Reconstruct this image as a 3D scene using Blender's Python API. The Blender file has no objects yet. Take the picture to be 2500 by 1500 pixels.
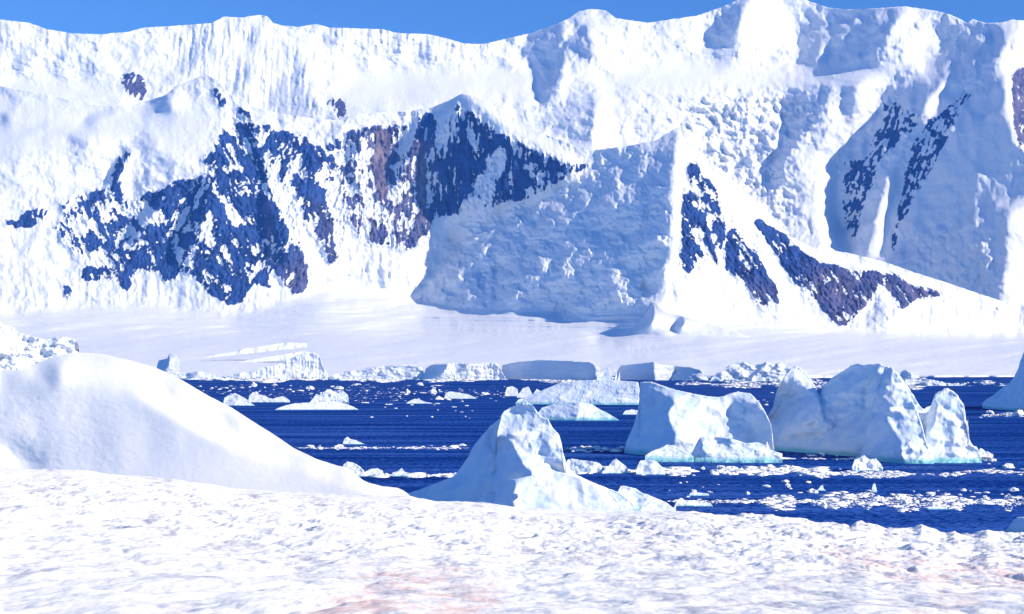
import bpy, math, random
import numpy as np
from mathutils import Vector, noise as mnoise

# ------------------------------------------------------------------ camera model (photo px 2500x1500)
W, H, F = 2500.0, 1500.0, 3434.0
HAZE = 9e-5
HZ, EYE = 880.0, 15.0            # horizon row, eye height above the water
SUN_EL, SUN_AZ = math.radians(28), math.radians(66)    # azimuth measured from "behind the camera" towards the right
S = np.array([math.cos(SUN_EL) * math.sin(SUN_AZ), math.sin(SUN_EL), math.cos(SUN_EL) * math.cos(SUN_AZ)])  # right, up, toward
scene = bpy.context.scene
COL = scene.collection
random.seed(7)
rng = np.random.default_rng(11)

def unproject(u, v, y):
    return np.stack([(u - W / 2) / F * y, y, EYE - (v - HZ) / F * y], -1)
def water_dist(v):
    return EYE * F / (v - HZ)

# ------------------------------------------------------------------ noise
_perm = np.random.default_rng(5).permutation(512)
_perm = np.concatenate([_perm, _perm])
_ang = np.random.default_rng(6).random(512) * 2 * np.pi
_gx, _gy = np.cos(_ang), np.sin(_ang)
def perlin(x, y, seed=0):
    x = np.asarray(x, float) + seed * 17.31; y = np.asarray(y, float) + seed * 9.73
    xi = np.floor(x).astype(int); yi = np.floor(y).astype(int)
    fx, fy = x - xi, y - yi
    def h(a, b): return _perm[(_perm[a & 511] + b) & 511]
    def d(a, b, dx, dy):
        k = h(a, b); return _gx[k] * dx + _gy[k] * dy
    sx = fx * fx * fx * (fx * (fx * 6 - 15) + 10); sy = fy * fy * fy * (fy * (fy * 6 - 15) + 10)
    a = d(xi, yi, fx, fy); b = d(xi + 1, yi, fx - 1, fy)
    c = d(xi, yi + 1, fx, fy - 1); e = d(xi + 1, yi + 1, fx - 1, fy - 1)
    return 1.5 * ((a + sx * (b - a)) + sy * ((c + sx * (e - c)) - (a + sx * (b - a))))
def fbm(x, y, oct=4, seed=0, gain=.5):
    r = 0; a = 1.; s = 0
    for o in range(oct):
        r = r + a * perlin(x * 2 ** o, y * 2 ** o, seed + o * 3); s += a; a *= gain
    return r / s
def ridged(x, y, oct=4, seed=0, gain=.5):
    r = 0; a = 1.; s = 0
    for o in range(oct):
        r = r + a * (1 - 2 * np.abs(perlin(x * 2 ** o, y * 2 ** o, seed + o * 3))); s += a; a *= gain
    return r / s
def billow(x, y, oct=3, seed=0, gain=.5):
    return -ridged(x, y, oct, seed, gain)

def facet(x, y, seed=0):
    """piecewise flat random surface: plane triangles meeting in sharp creases, like fractured ice"""
    x, y = x * .87 + y * .5 + seed * 3.7, y * .87 - x * .5 + seed * 7.1
    x = x + .28 * perlin(x * .8, y * .8, seed + 1); y = y + .28 * perlin(x * .8, y * .8, seed + 2); x = x + y * .5
    xi = np.floor(x).astype(int); yi = np.floor(y).astype(int); fx, fy = x - xi, y - yi
    def h(a, b): return _perm[(_perm[(a + seed * 13) & 511] + b) & 511] / 256. - 1
    a, b, c, d = h(xi, yi), h(xi + 1, yi), h(xi, yi + 1), h(xi + 1, yi + 1)
    return np.where(fx + fy < 1, a + (b - a) * fx + (c - a) * fy, d + (c - d) * (1 - fx) + (b - d) * (1 - fy))
def sstep(a, b, x):
    t = np.clip((x - a) / (b - a), 0, 1); return t * t * (3 - 2 * t)
def blur(a, r):
    r = int(round(r))
    if r < 1: return a
    for _ in range(2):
        for ax in (0, 1):
            p = np.pad(a, [(r + 1, r) if i == ax else (0, 0) for i in (0, 1)], mode='edge')
            c = np.cumsum(p, axis=ax)
            n = 2 * r + 1
            a = (np.take(c, range(n, c.shape[ax]), axis=ax) - np.take(c, range(0, c.shape[ax] - n), axis=ax)) / n
    return a
def inpoly(X, Y, pts):
    m = np.zeros(X.shape, bool); n = len(pts)
    xs = [p[0] for p in pts]; ys = [p[1] for p in pts]
    x0, x1, y0, y1 = min(xs), max(xs), min(ys), max(ys)
    sel = (X >= x0) & (X <= x1) & (Y >= y0) & (Y <= y1)
    x, y = X[sel], Y[sel]; r = np.zeros(x.shape, bool)
    for i in range(n):
        ax, ay = pts[i]; bx, by = pts[(i + 1) % n]
        if ay == by: continue
        c = ((ay > y) != (by > y)) & (x < (bx - ax) * (y - ay) / (by - ay) + ax)
        r ^= c
    m[sel] = r
    return m
def ribbon(pts, w0, w1=None):
    """polygon of a tapering stroke along pts"""
    w1 = w0 if w1 is None else w1
    L, R = [], []; n = len(pts)
    for i, (x, y) in enumerate(pts):
        a = pts[max(0, i - 1)]; b = pts[min(n - 1, i + 1)]
        dx, dy = b[0] - a[0], b[1] - a[1]; l = math.hypot(dx, dy) or 1
        w = (w0 + (w1 - w0) * i / (n - 1)) / 2
        L.append((x - dy / l * w, y + dx / l * w)); R.append((x + dy / l * w, y - dx / l * w))
    return L + R[::-1]

class Map:
    """a raster in photo px used to lay out slopes, rock and roughness of one terrain sheet"""
    def __init__(s, x0, x1, y0, y1, step):
        s.x0, s.y0, s.step = x0, y0, step
        s.u = np.arange(x0, x1 + .01, step); s.v = np.arange(y0, y1 + .01, step)
        s.U, s.V = np.meshgrid(s.u, s.v)
        s.wx, s.wy = fbm(s.U / 22, s.V / 22, 4, 1, .6), fbm(s.U / 22, s.V / 22, 4, 2, .6)
    def poly(s, pts, warp=8, soft=1.5):
        m = inpoly(s.U + warp * s.wx, s.V + warp * s.wy, pts).astype(float)
        return blur(m, soft)
    def polys(s, lst, warp=8, soft=1.5):
        r = np.zeros_like(s.U)
        for p in lst: r = np.maximum(r, s.poly(p, warp, soft))
        return r
    def sample(s, A, u, v):
        x = np.clip((u - s.x0) / s.step, 0, A.shape[1] - 1.001); y = np.clip((v - s.y0) / s.step, 0, A.shape[0] - 1.001)
        i = x.astype(int); j = y.astype(int); fx = x - i; fy = y - j
        return (A[j, i] * (1 - fx) + A[j, i + 1] * fx) * (1 - fy) + (A[j + 1, i] * (1 - fx) + A[j + 1, i + 1] * fx) * fy

def lambert(gu, gw):
    return (-S[0] * gu - S[1] * gw + S[2]) / np.sqrt(gu * gu + gw * gw + 1)
def gu_for(B, L, lo_cap=-2.5, hi_cap=4.0):
    lo = np.clip(-S[0] / (S[1] * L + S[2]) * (L * L + 1), lo_cap, 0); hi = np.full_like(L, hi_cap)
    for _ in range(24):
        m = (lo + hi) / 2; f = lambert(m, -L)
        up = f > B
        lo = np.where(up, m, lo); hi = np.where(up, hi, m)
    return (lo + hi) / 2
def poisson(gx, gy, t0, eps):
    """least-squares surface whose gradient is (gx, gy) (per sample), pulled weakly towards t0"""
    n, m = gx.shape
    gx = gx - np.gradient(t0, axis=1); gy = gy - np.gradient(t0, axis=0)
    def ext(a, ox, oy):
        b = np.concatenate([a, (-1 if ox else 1) * a[:, ::-1]], 1)
        return np.concatenate([b, (-1 if oy else 1) * b[::-1]], 0)
    X = np.fft.rfft2(ext(gx, True, False)); Y = np.fft.rfft2(ext(gy, False, True))
    ky = 2j * np.pi * np.fft.fftfreq(2 * n)[:, None]; kx = 2j * np.pi * np.fft.rfftfreq(2 * m)[None]
    d = np.abs(kx) ** 2 + np.abs(ky) ** 2 + eps
    T = (np.conj(kx) * X + np.conj(ky) * Y) / d
    return t0 + np.fft.irfft2(T, s=(2 * n, 2 * m))[:n, :m]
def relief(M, B, lean, t0=None, reach=400., it=14, tol=.1, hi_cap=4., lean_w=.5):
    """surface t (px toward the viewer) whose faces meet the sun at cosine B; lean = run per rise"""
    st = M.step
    if t0 is None: t0 = np.zeros_like(B)
    has = ~np.isnan(B); Bq = np.where(has, B, .5)
    gu = np.where(has, gu_for(Bq, lean, hi_cap=hi_cap), 0.); gw = -lean
    eps = (st / reach) ** 2
    for k in range(it):
        t = poisson(gu * st, -gw * st, t0, eps)
        if k == it - 1: break
        cu = np.gradient(t, axis=1) / st; cw = -np.gradient(t, axis=0) / st
        cw2 = np.clip(cw, -np.maximum(lean * 2.2, 1.0), -lean * .25)
        cw2 = cw2 * (1 - lean_w) - lean * lean_w
        bad = has & (np.abs(lambert(cu, cw) - Bq) > tol)
        gu = np.where(bad, gu_for(Bq, -cw2, hi_cap=hi_cap), np.where(has, cu, cu * .7))
        gw = cw2
    return t
def sphere_dist(U, V, pts):
    d = np.full(U.shape, 1e9)
    for (ax, ay), (bx, by) in zip(pts[:-1], pts[1:]):
        dx, dy = bx - ax, by - ay; l2 = dx * dx + dy * dy or 1
        k = np.clip(((U - ax) * dx + (V - ay) * dy) / l2, 0, 1)
        d = np.minimum(d, np.hypot(U - ax - k * dx, V - ay - k * dy))
    return d

# ------------------------------------------------------------------ object helpers
def tag(o, label=None, cat=None, group=None, kind=None):
    if label: o['label'] = label
    if cat: o['category'] = cat
    if group: o['group'] = group
    if kind: o['kind'] = kind
    return o
def empty(name, loc):
    o = bpy.data.objects.new(name, None); o.location = loc; COL.objects.link(o); return o
def mesh_obj(name, co, faces, mat, parent=None, attrs=None, smooth=True, origin=None):
    co = np.asarray(co, float)
    if origin is not None: co = co - np.asarray(origin, float)
    me = bpy.data.meshes.new(name)
    faces = np.asarray(faces, np.int32); nf, k = faces.shape
    me.vertices.add(len(co)); me.vertices.foreach_set('co', co.astype(np.float32).ravel())
    me.loops.add(nf * k); me.loops.foreach_set('vertex_index', faces.ravel())
    me.polygons.add(nf); me.polygons.foreach_set('loop_start', np.arange(0, nf * k, k, dtype=np.int32))
    if smooth: me.polygons.foreach_set('use_smooth', np.ones(nf, bool))
    for n, a in (attrs or {}).items():
        at = me.attributes.new(n, 'FLOAT', 'POINT'); at.data.foreach_set('value', np.asarray(a, np.float32).ravel())
    me.update(calc_edges=True); me.validate()
    if mat: me.materials.append(mat)
    o = bpy.data.objects.new(name, me); COL.objects.link(o)
    if origin is not None and parent is None: o.location = origin
    if parent is not None: o.parent = parent
    return o
def grid_faces(r, c, flip=False):
    i = np.arange(r * c).reshape(r, c)
    a, b, d, e = i[:-1, :-1].ravel(), i[:-1, 1:].ravel(), i[1:, 1:].ravel(), i[1:, :-1].ravel()
    return np.stack([a, e, d, b] if flip else [a, b, d, e], 1)
def grid_obj(name, P, mat, attrs=None, parent=None, origin=None):
    r, c = P.shape[:2]
    return mesh_obj(name, P.reshape(-1, 3), grid_faces(r, c), mat, parent, attrs, origin=origin)
def line(pts, u):
    p = sorted(pts); return np.interp(u, [a[0] for a in p], [a[1] for a in p])

# ------------------------------------------------------------------ materials
def new_mat(name):
    m = bpy.data.materials.new(name); m.use_nodes = True
    nt = m.node_tree; b = nt.nodes['Principled BSDF']
    return m, nt, b
def N(nt, t, **kw):
    n = nt.nodes.new(t)
    for k, v in kw.items():
        if k.startswith('i_'):
            n.inputs[int(k[2:]) if k[2:].isdigit() else k[2:].replace('_', ' ')].default_value = v
        else: setattr(n, k, v)
    return n
def noise_node(nt, vec, scale, detail=4, rough=.55, lac=2.):
    n = N(nt, 'ShaderNodeTexNoise'); n.inputs['Scale'].default_value = scale; n.inputs['Detail'].default_value = detail
    n.inputs['Roughness'].default_value = rough
    nt.links.new(vec, n.inputs['Vector']); return n.outputs['Fac']
def math_node(nt, op, a, b=None, clamp=False):
    n = N(nt, 'ShaderNodeMath', operation=op, use_clamp=clamp)
    for i, x in enumerate((a, b)):
        if x is None: continue
        if isinstance(x, (int, float)): n.inputs[i].default_value = x
        else: nt.links.new(x, n.inputs[i])
    return n.outputs[0]
def mapr(nt, x, a, b, c=0., d=1., smooth=True):
    n = N(nt, 'ShaderNodeMapRange'); n.interpolation_type = 'SMOOTHSTEP' if smooth else 'LINEAR'
    nt.links.new(x, n.inputs[0])
    for i, v in zip((1, 2, 3, 4), (a, b, c, d)): n.inputs[i].default_value = v
    return n.outputs[0]
def mix(nt, f, a, b):
    n = N(nt, 'ShaderNodeMix', data_type='RGBA')
    for s, x in ((0, f), (6, a), (7, b)):
        if isinstance(x, tuple): n.inputs[s].default_value = x + (1,) if len(x) == 3 else x
        elif isinstance(x, (int, float)): n.inputs[s].default_value = x
        else: nt.links.new(x, n.inputs[s])
    return n.outputs[2]
def attr(nt, name): return N(nt, 'ShaderNodeAttribute', attribute_name=name).outputs['Fac']
def objvec(nt): return N(nt, 'ShaderNodeTexCoord').outputs['Object']
def scaled(nt, vec, s):
    n = N(nt, 'ShaderNodeMapping'); n.inputs['Scale'].default_value = s; nt.links.new(vec, n.inputs['Vector']); return n.outputs[0]
def bump(nt, b, h, strength, dist):
    n = N(nt, 'ShaderNodeBump'); n.inputs['Strength'].default_value = strength; n.inputs['Distance'].default_value = dist
    nt.links.new(h, n.inputs['Height']); nt.links.new(n.outputs[0], b.inputs['Normal'])
SNOW = (.88, .92, .97)
def mountain_mat():
    m, nt, b = new_mat('mountain_snow_and_rock')
    ov = objvec(nt)
    rk = attr(nt, 'rock'); wm = attr(nt, 'warm')
    n1 = noise_node(nt, scaled(nt, ov, (1, .6, 1.)), .16, 5, .68)
    n2 = noise_node(nt, scaled(nt, ov, (1, .6, .35)), .07, 4, .6)
    x = math_node(nt, 'ADD', rk, math_node(nt, 'MULTIPLY', math_node(nt, 'SUBTRACT', n1, .5), .42))
    mask = mapr(nt, x, .41, .59)
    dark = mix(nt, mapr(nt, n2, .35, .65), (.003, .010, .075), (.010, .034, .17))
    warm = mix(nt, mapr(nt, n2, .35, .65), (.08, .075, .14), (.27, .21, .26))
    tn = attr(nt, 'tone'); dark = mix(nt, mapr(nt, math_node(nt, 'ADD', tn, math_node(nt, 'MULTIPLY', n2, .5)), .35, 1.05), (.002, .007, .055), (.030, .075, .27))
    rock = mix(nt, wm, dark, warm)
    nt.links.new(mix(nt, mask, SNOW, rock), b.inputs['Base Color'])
    b.inputs['Roughness'].default_value = .85; b.inputs['Specular IOR Level'].default_value = .15
    bump(nt, b, noise_node(nt, ov, .12, 5, .6), .22, 5.)
    return m
def snow_mat(name, sc, strength, dist, pink=False):
    m, nt, b = new_mat(name)
    ov = objvec(nt); col = SNOW
    if pink:
        n1 = noise_node(nt, scaled(nt, ov, (1, .5, 1)), 2.0, 5, .72); n2 = noise_node(nt, ov, 9., 3, .6)
        # algae stains and noise-driven grey-lavender mottling on the old snow
        x = math_node(nt, 'MULTIPLY', attr(nt, 'pink'), mapr(nt, math_node(nt, 'ADD', n1, math_node(nt, 'MULTIPLY', n2, .35)), .60, .78))
        col = mix(nt, math_node(nt, 'MULTIPLY', x, .5), (.87, .89, .88), (.80, .40, .32))
        n3 = math_node(nt, 'ADD', math_node(nt, 'MULTIPLY', noise_node(nt, scaled(nt, ov, (1, .45, 1)), 2.0, 6, .75), .6), math_node(nt, 'MULTIPLY', noise_node(nt, scaled(nt, ov, (1, .4, 1)), .6, 3, .6), .4))
        col = mix(nt, math_node(nt, 'MULTIPLY', mapr(nt, n3, .50, .63), .8), col, (.42, .44, .53))
    else:
        n1 = noise_node(nt, ov, sc * .25, 3)
        col = mix(nt, mapr(nt, n1, .3, .7), (.86, .89, .94), (.91, .92, .95))
    if isinstance(col, tuple): b.inputs['Base Color'].default_value = col + (1,)
    else: nt.links.new(col, b.inputs['Base Color'])
    b.inputs['Roughness'].default_value = .75; b.inputs['Specular IOR Level'].default_value = .2
    bump(nt, b, noise_node(nt, ov, sc, 6, .65), strength, dist)
    return m
def ice_mat(name, sc=1.2, strength=.35, dist=.25, teal=.5, blue=(.60, .76, .95)):
    m, nt, b = new_mat(name)
    g = N(nt, 'ShaderNodeNewGeometry'); sep = N(nt, 'ShaderNodeSeparateXYZ'); nt.links.new(g.outputs['Position'], sep.inputs[0])
    ov = objvec(nt)
    n1 = noise_node(nt, ov, sc * .3, 4, .6)
    z = math_node(nt, 'ADD', sep.outputs[2], math_node(nt, 'MULTIPLY', math_node(nt, 'SUBTRACT', n1, .5), 3.2 * teal))
    wet = mapr(nt, z, .3 * teal, 2.2 * teal, 1., 0.)
    c = mix(nt, mapr(nt, n1, .38, .66), (.82, .88, .96), blue)
    c = mix(nt, math_node(nt, 'MULTIPLY', wet, .85), c, (.12, .50, .55))
    nt.links.new(c, b.inputs['Base Color'])
    b.inputs['Roughness'].default_value = .5; b.inputs['Specular IOR Level'].default_value = .3
    bump(nt, b, noise_node(nt, ov, sc, 6, .62), strength, dist)
    return m
def water_mat():
    m, nt, b = new_mat('sea_water')
    nt.nodes.remove(b); ov = objvec(nt)
    band = noise_node(nt, scaled(nt, ov, (.012, .11, 1)), 1., 4, .6)
    rip = noise_node(nt, scaled(nt, ov, (1, 1.3, 1)), 1.1, 4, .7); fine = noise_node(nt, ov, 4.5, 3, .7)
    w = math_node(nt, 'ADD', math_node(nt, 'MULTIPLY', rip, .6), math_node(nt, 'MULTIPLY', fine, .4))
    df = N(nt, 'ShaderNodeBsdfDiffuse'); w2 = math_node(nt, 'ADD', w, math_node(nt, 'MULTIPLY', math_node(nt, 'SUBTRACT', band, .5), .35)); nt.links.new(mix(nt, mapr(nt, w2, .42, .60), (.001, .012, .12), (.010, .095, .46)), df.inputs[0])
    gl = N(nt, 'ShaderNodeBsdfGlossy'); gl.inputs['Roughness'].default_value = .35
    bn = N(nt, 'ShaderNodeBump'); bn.inputs['Strength'].default_value = .6; bn.inputs['Distance'].default_value = .5
    nt.links.new(rip, bn.inputs['Height']); nt.links.new(bn.outputs[0], gl.inputs['Normal'])
    f = math_node(nt, 'MULTIPLY', mapr(nt, w, .42, .60, .0, 1.), mapr(nt, band, .42, .70, .04, .30))
    mx = N(nt, 'ShaderNodeMixShader'); nt.links.new(f, mx.inputs[0]); nt.links.new(df.outputs[0], mx.inputs[1]); nt.links.new(gl.outputs[0], mx.inputs[2])
    nt.links.new(mx.outputs[0], nt.nodes['Material Output'].inputs['Surface'])
    return m
MAT_MTN = mountain_mat()
MAT_SHORE = snow_mat('old_shore_snow', 2.5, .5, .06, True)
MAT_MOUND = snow_mat('wind_packed_snow', 1.6, .28, .08)
MAT_ICE = ice_mat('iceberg_ice')
MAT_FAR_ICE = ice_mat('glacier_cliff_ice', .35, .5, 1.5, .2, (.80, .87, .95))
MAT_FLOE = ice_mat('floe_ice', 2.5, .4, .12, .07, (.76, .85, .95))
MAT_SEA = water_mat()
MAT_BRASH = snow_mat('crushed_ice', 6., .3, .05)
# ================================================================== the far ice-covered range
SKY = [(-60, 44), (0, 48), (70, 56), (116, 72), (175, 82), (245, 84), (308, 79), (350, 68), (462, 61), (518, 56), (547, 41), (592, 43),
       (627, 37), (652, 39), (666, 56), (687, 63), (729, 66), (771, 59), (806, 68), (850, 69), (935, 72), (970, 81), (1047, 84),
       (1093, 95), (1135, 107), (1180, 108), (1233, 96), (1292, 82), (1356, 60), (1391, 44), (1412, 28), (1443, 22), (1478, 26),
       (1503, 44), (1531, 49), (1583, 56), (1636, 48), (1680, 42), (1703, 38), (1766, 16), (1801, 0), (1830, -16), (1890, -22),
       (1940, -12), (1965, 0), (1986, 7), (2021, 19), (2070, 24), (2140, 21), (2211, 16), (2281, 26), (2323, 37), (2361, 56),
       (2375, 47), (2403, 56), (2442, 56), (2470, 48), (2500, 51), (2560, 46)]
RIDGE = [(-60, 205), (0, 210), (35, 217), (116, 230), (210, 256), (308, 260), (357, 247), (403, 233), (431, 210), (463, 198),
         (490, 186), (508, 184), (528, 194), (540, 207), (561, 231), (596, 252), (648, 270), (701, 280), (771, 291), (823, 294),
         (850, 287), (865, 280), (914, 275), (1005, 272), (1023, 266), (1051, 264), (1095, 246), (1128, 229), (1145, 232), (1180, 245),
         (1226, 270), (1285, 308), (1338, 331), (1391, 350), (1419, 368), (1447, 368), (1531, 357), (1601, 343), (1646, 315),
         (1660, 310), (1668, 335), (1685, 368), (1755, 413), (1808, 455), (1860, 505), (1878, 527), (1930, 578), (1983, 604),
         (2070, 618), (2158, 639), (2228, 664), (2316, 692), (2386, 716), (2442, 734), (2500, 741), (2560, 750)]

A = Map(-80, 2580, -60, 800, 3.)
U, V = A.U, A.V
shadeA = A.polys([
    [(1275, 97), (1330, 75), (1370, 60), (1375, 90), (1390, 95), (1430, 57), (1440, 70), (1450, 110), (1455, 135), (1390, 130), (1375, 160),
     (1368, 190), (1355, 215), (1370, 230), (1345, 250), (1318, 258), (1310, 235), (1297, 220), (1300, 190), (1310, 160), (1290, 135), (1270, 125)],
    [(1766, 17), (1801, -5), (1829, -5), (1808, 63), (1801, 112), (1741, 102), (1720, 70), (1755, 52)],
    [(1951, 12), (2000, 36), (2010, 28), (2133, 32), (2207, 18), (2193, 42), (2158, 116), (2133, 137), (2070, 151), (1983, 158), (1937, 151),
     (1958, 123), (1948, 88), (1983, 60), (2000, 40), (1955, 32)],
    [(2291, 88), (2358, 60), (2484, 66), (2442, 133), (2421, 172), (2351, 172), (2260, 161), (2274, 140), (2330, 112)],
    [(2176, 189), (2151, 242), (2133, 298), (2105, 315), (2084, 350), (2081, 378), (2060, 385), (2049, 438), (2049, 520), (2053, 548), (2074, 640),
     (2160, 680), (2330, 740), (2500, 790), (2445, 730), (2456, 678), (2456, 590), (2470, 513), (2540, 490), (2540, 400), (2470, 350), (2466, 273),
     (2452, 210), (2449, 189), (2421, 178)],
    [(1923, 224), (2035, 210), (2021, 252), (2004, 291), (1955, 333), (1941, 364), (1913, 403), (1920, 438), (1895, 455), (1888, 490), (1867, 476),
     (1881, 459), (1864, 410), (1892, 368), (1930, 315), (1913, 273)],
    [(1650, 330), (1662, 310), (1672, 330), (1668, 375), (1650, 370)],
    [(1740, 290), (1752, 300), (1735, 340), (1722, 330)], [(1820, 360), (1838, 340), (1830, 400), (1812, 410)], [(1800, 300), (1830, 285), (1826, 310)],
    [(2040, 205), (2085, 205), (2100, 250), (2080, 285), (2062, 250)],
], 15)
halfA = A.polys([
    [(1385, 225), (1420, 225), (1455, 240), (1462, 260), (1450, 300), (1440, 340), (1430, 362), (1390, 345), (1340, 325), (1300, 300), (1330, 280),
     (1360, 270), (1380, 240)],
    [(1390, 130), (1455, 135), (1480, 180), (1440, 165), (1400, 175), (1380, 160)],
    [(420, 180), (440, 140), (470, 100), (525, 60), (515, 90), (490, 150), (460, 185)],
    [(648, 245), (690, 190), (740, 165), (745, 210), (790, 270), (760, 288), (690, 278), (640, 262)],
    [(560, 200), (600, 160), (620, 180), (590, 235)],
    [(1010, 120), (1060, 115), (1055, 150), (1015, 155)], [(1175, 150), (1230, 150), (1250, 170), (1190, 158)],
    [(990, 205), (1060, 210), (1075, 222), (1000, 214)], [(610, 60), (640, 70), (625, 130), (606, 120)], [(1210, 130), (1240, 96), (1262, 90), (1238, 132)],
    [(770, 80), (805, 90), (830, 120), (800, 105)], [(1870, 195), (2010, 180), (2120, 190), (2090, 215), (1930, 222), (1840, 220)],
    [(1700, 150), (1770, 140), (1830, 160), (1760, 170)], [(2180, 185), (2300, 195), (2380, 200), (2340, 230), (2260, 270), (2180, 240)],
    [(2045, 212), (2080, 215), (2082, 270), (2075, 320), (2060, 300), (2045, 250)], [(1840, 330), (1880, 320), (1870, 380), (1850, 400)], [(1660, 250), (1720, 240), (1700, 262)], ribbon([(1480, 180), (1560, 200), (1700, 205)], 5, 9),
], 8)
litA = A.polys([
    [(2305, 203), (2315, 215), (2295, 250), (2275, 285), (2258, 290), (2265, 250), (2285, 220)],
    [(2210, 350), (2217, 365), (2204, 420), (2210, 450), (2200, 470), (2172, 520), (2165, 580), (2155, 625), (2120, 625), (2140, 560), (2150, 500),
     (2165, 440), (2190, 400)],
    [(2115, 315), (2128, 345), (2108, 385), (2102, 350)], [(1985, 385), (2040, 385), (2050, 520), (2074, 620), (2000, 620), (1990, 500)],
    [(2000, 140), (2010, 100), (2030, 115), (2015, 150)], [(1795, 110), (1812, 50), (1830, -10), (1900, -10), (1945, 40), (1940, 120), (1850, 115)],
    [(2107, 313), (2126, 338), (2115, 362), (2104, 345)], ribbon([(2390, 610), (2440, 585)], 14, 26), ribbon([(2370, 655), (2430, 640)], 10, 16), ribbon([(2340, 360), (2380, 400), (2420, 450)], 8, 12), ribbon([(1960, 30), (2000, 60), (2080, 40)], 5, 4), ribbon([(2020, 105), (2090, 128), (2130, 118)], 5, 3), ribbon([(2330, 110), (2390, 122), (2440, 100)], 6, 4),
    [(2460, 180), (2490, 100), (2560, 60), (2560, 420), (2480, 350), (2455, 270)], [(2462, 520), (2560, 500), (2560, 800), (2440, 735), (2462, 640)],
    [(1450, 330), (1460, 260), (1500, 240), (1520, 350), (1445, 366)], [(2205, 130), (2260, 60), (2280, 90), (2250, 150), (2190, 160)],
], 7)
litA = np.maximum(litA, .8 * A.poly([(2300, 360), (2380, 360), (2420, 430), (2500, 470), (2500, 500), (2400, 470), (2330, 400)], 14, 3) * 0)
bench = A.polys([[(860, 175), (1300, 175), (1290, 230), (1130, 235), (1050, 262), (870, 272), (820, 230)],
                 [(1480, 165), (1700, 150), (1900, 175), (2180, 168), (2180, 192), (1900, 222), (1700, 232), (1500, 200)],
                 [(0, 190), (250, 210), (300, 262), (0, 240)]], 14, 6)
lean = .95 + 2.4 * bench
n = fbm(U / 90, V / 60, 4, 21)
B = .62 + .40 * n + .62 * fbm(U / 40, V / 44, 4, 23, .6) * (1 - .7 * bench)
B = B * (1 - bench) + (.44 + .08 * n) * bench
B = B * (1 - halfA) + .13 * halfA
rface = sstep(2210, 2300, U + .45 * (V - 300)) * sstep(190, 260, V)
deep = sstep(-.25, .35, fbm(U / 60, V / 50, 4, 22))
shn = fbm(U / 38, V / 46, 4, 24, .6)
B = B * (1 - shadeA) + np.minimum(-.20 + .17 * rface + .75 * shn, .32) * shadeA
B = B * (1 - litA) + .9 * litA
t = relief(A, B, lean, None, 1500., 16, lean_w=.15)
# rough ground: flutes under the crest, seracs in the icefall, crumpled snow elsewhere
flute = A.poly([(430, 60), (545, 42), (650, 42), (690, 90), (745, 160), (790, 280), (600, 270), (560, 230), (500, 200), (430, 190), (420, 150)], 10, 6)
crest = np.exp(-np.clip((V - np.interp(U, *zip(*SKY))) / 45, 0, 9) ** 2) * sstep(760, 850, U) * (1 - sstep(1270, 1330, U))
crest = np.maximum(crest, .6 * np.exp(-np.clip((V - np.interp(U, *zip(*SKY)) - 40) / 60, -9, 9) ** 2) * (1 - sstep(150, 260, U)))
serac = A.poly([(1640, 300), (1680, 235), (1800, 212), (1925, 222), (2030, 210), (2010, 290), (1960, 340), (1910, 400), (1930, 440), (1960, 600),
                (1900, 580), (1700, 390), (1660, 330)], 10, 10)
serac = np.maximum(serac, .7 * A.poly([(1830, 110), (1940, 105), (1950, 160), (1830, 160)], 10, 8))
serac = np.maximum(serac, .5 * A.poly([(2180, 560), (2450, 560), (2450, 740), (2300, 720), (2180, 660)], 10, 10))
fl = ridged(U / 15 + V / 130 + 1.3 * A.wx * .4, V / 240., 3, 31, .5)
t += flute * (7 * fl + 4 * fbm(U / 8, V / 60, 3, 33))
t += crest * 5.5 * ridged(U / 16 + .2 * A.wx, V / 90, 3, 34)
sr = -np.abs(perlin(U / 30 + .4 * A.wx, V / 26, 41)) * 2 + .8 * billow(U / 13, V / 13, 3, 42)
t += serac * (9 * sr + 16 * billow(U / 75 + .4 * A.wx, V / 60, 2, 43))
vary = .25 + 1.1 * sstep(-.2, .35, fbm(U / 150, V / 110, 3, 54))
calm = (1 - .5 * rface * shadeA) * (1 - .8 * bench) * (1 - .7 * serac) * (1 - .6 * flute)
t += calm * (11 * ridged(U / 80 + A.wx * .3, V / 75, 4, 51, .5) + vary * (2.5 * ridged(U / 20 + .4 * A.wx, V / 55, 3, 55) + 2.4 * fbm(U / 13, V / 13, 4, 52, .6))) * (1 - .55 * litA)
t += bench * (3 * ridged(U / 120, V / 22, 3, 53))
rockA = A.polys([
    [(2150, 235), (2185, 248), (2256, 283), (2241, 313), (2200, 344), (2160, 389), (2135, 455), (2109, 505), (2104, 556), (2084, 596), (2059, 556), (2051, 480),
     (2054, 394), (2079, 384), (2109, 389), (2120, 354), (2150, 303)],
    [(2256, 298), (2286, 283), (2311, 253), (2362, 222), (2387, 222), (2347, 263), (2337, 303), (2306, 364), (2271, 430), (2236, 485), (2200, 556), (2185, 622),
     (2170, 607), (2185, 526), (2200, 455), (2210, 379), (2241, 324)],
    [(2473, 179), (2500, 158), (2560, 140), (2560, 390), (2500, 378), (2480, 350), (2466, 298), (2463, 245)],
    ribbon([(2417, 352), (2435, 310), (2465, 298), (2480, 320)], 9, 12), ribbon([(1978, 290), (1998, 266)], 14, 10),
    [(291, 179), (347, 175), (361, 224), (350, 249), (322, 252), (305, 231), (294, 203)],
    [(788, 238), (834, 238), (850, 270), (845, 292), (818, 292)]], 7, 2.2)
streak = .6 * ridged((U + .55 * V) / 11 + .4 * A.wx, (V - .55 * U) / 60, 3, 61, .6) + .5 * fbm(U / 9, V / 12, 3, 62, .6) + .4 * fbm(U / 40, V / 40, 3, 65)
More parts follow.
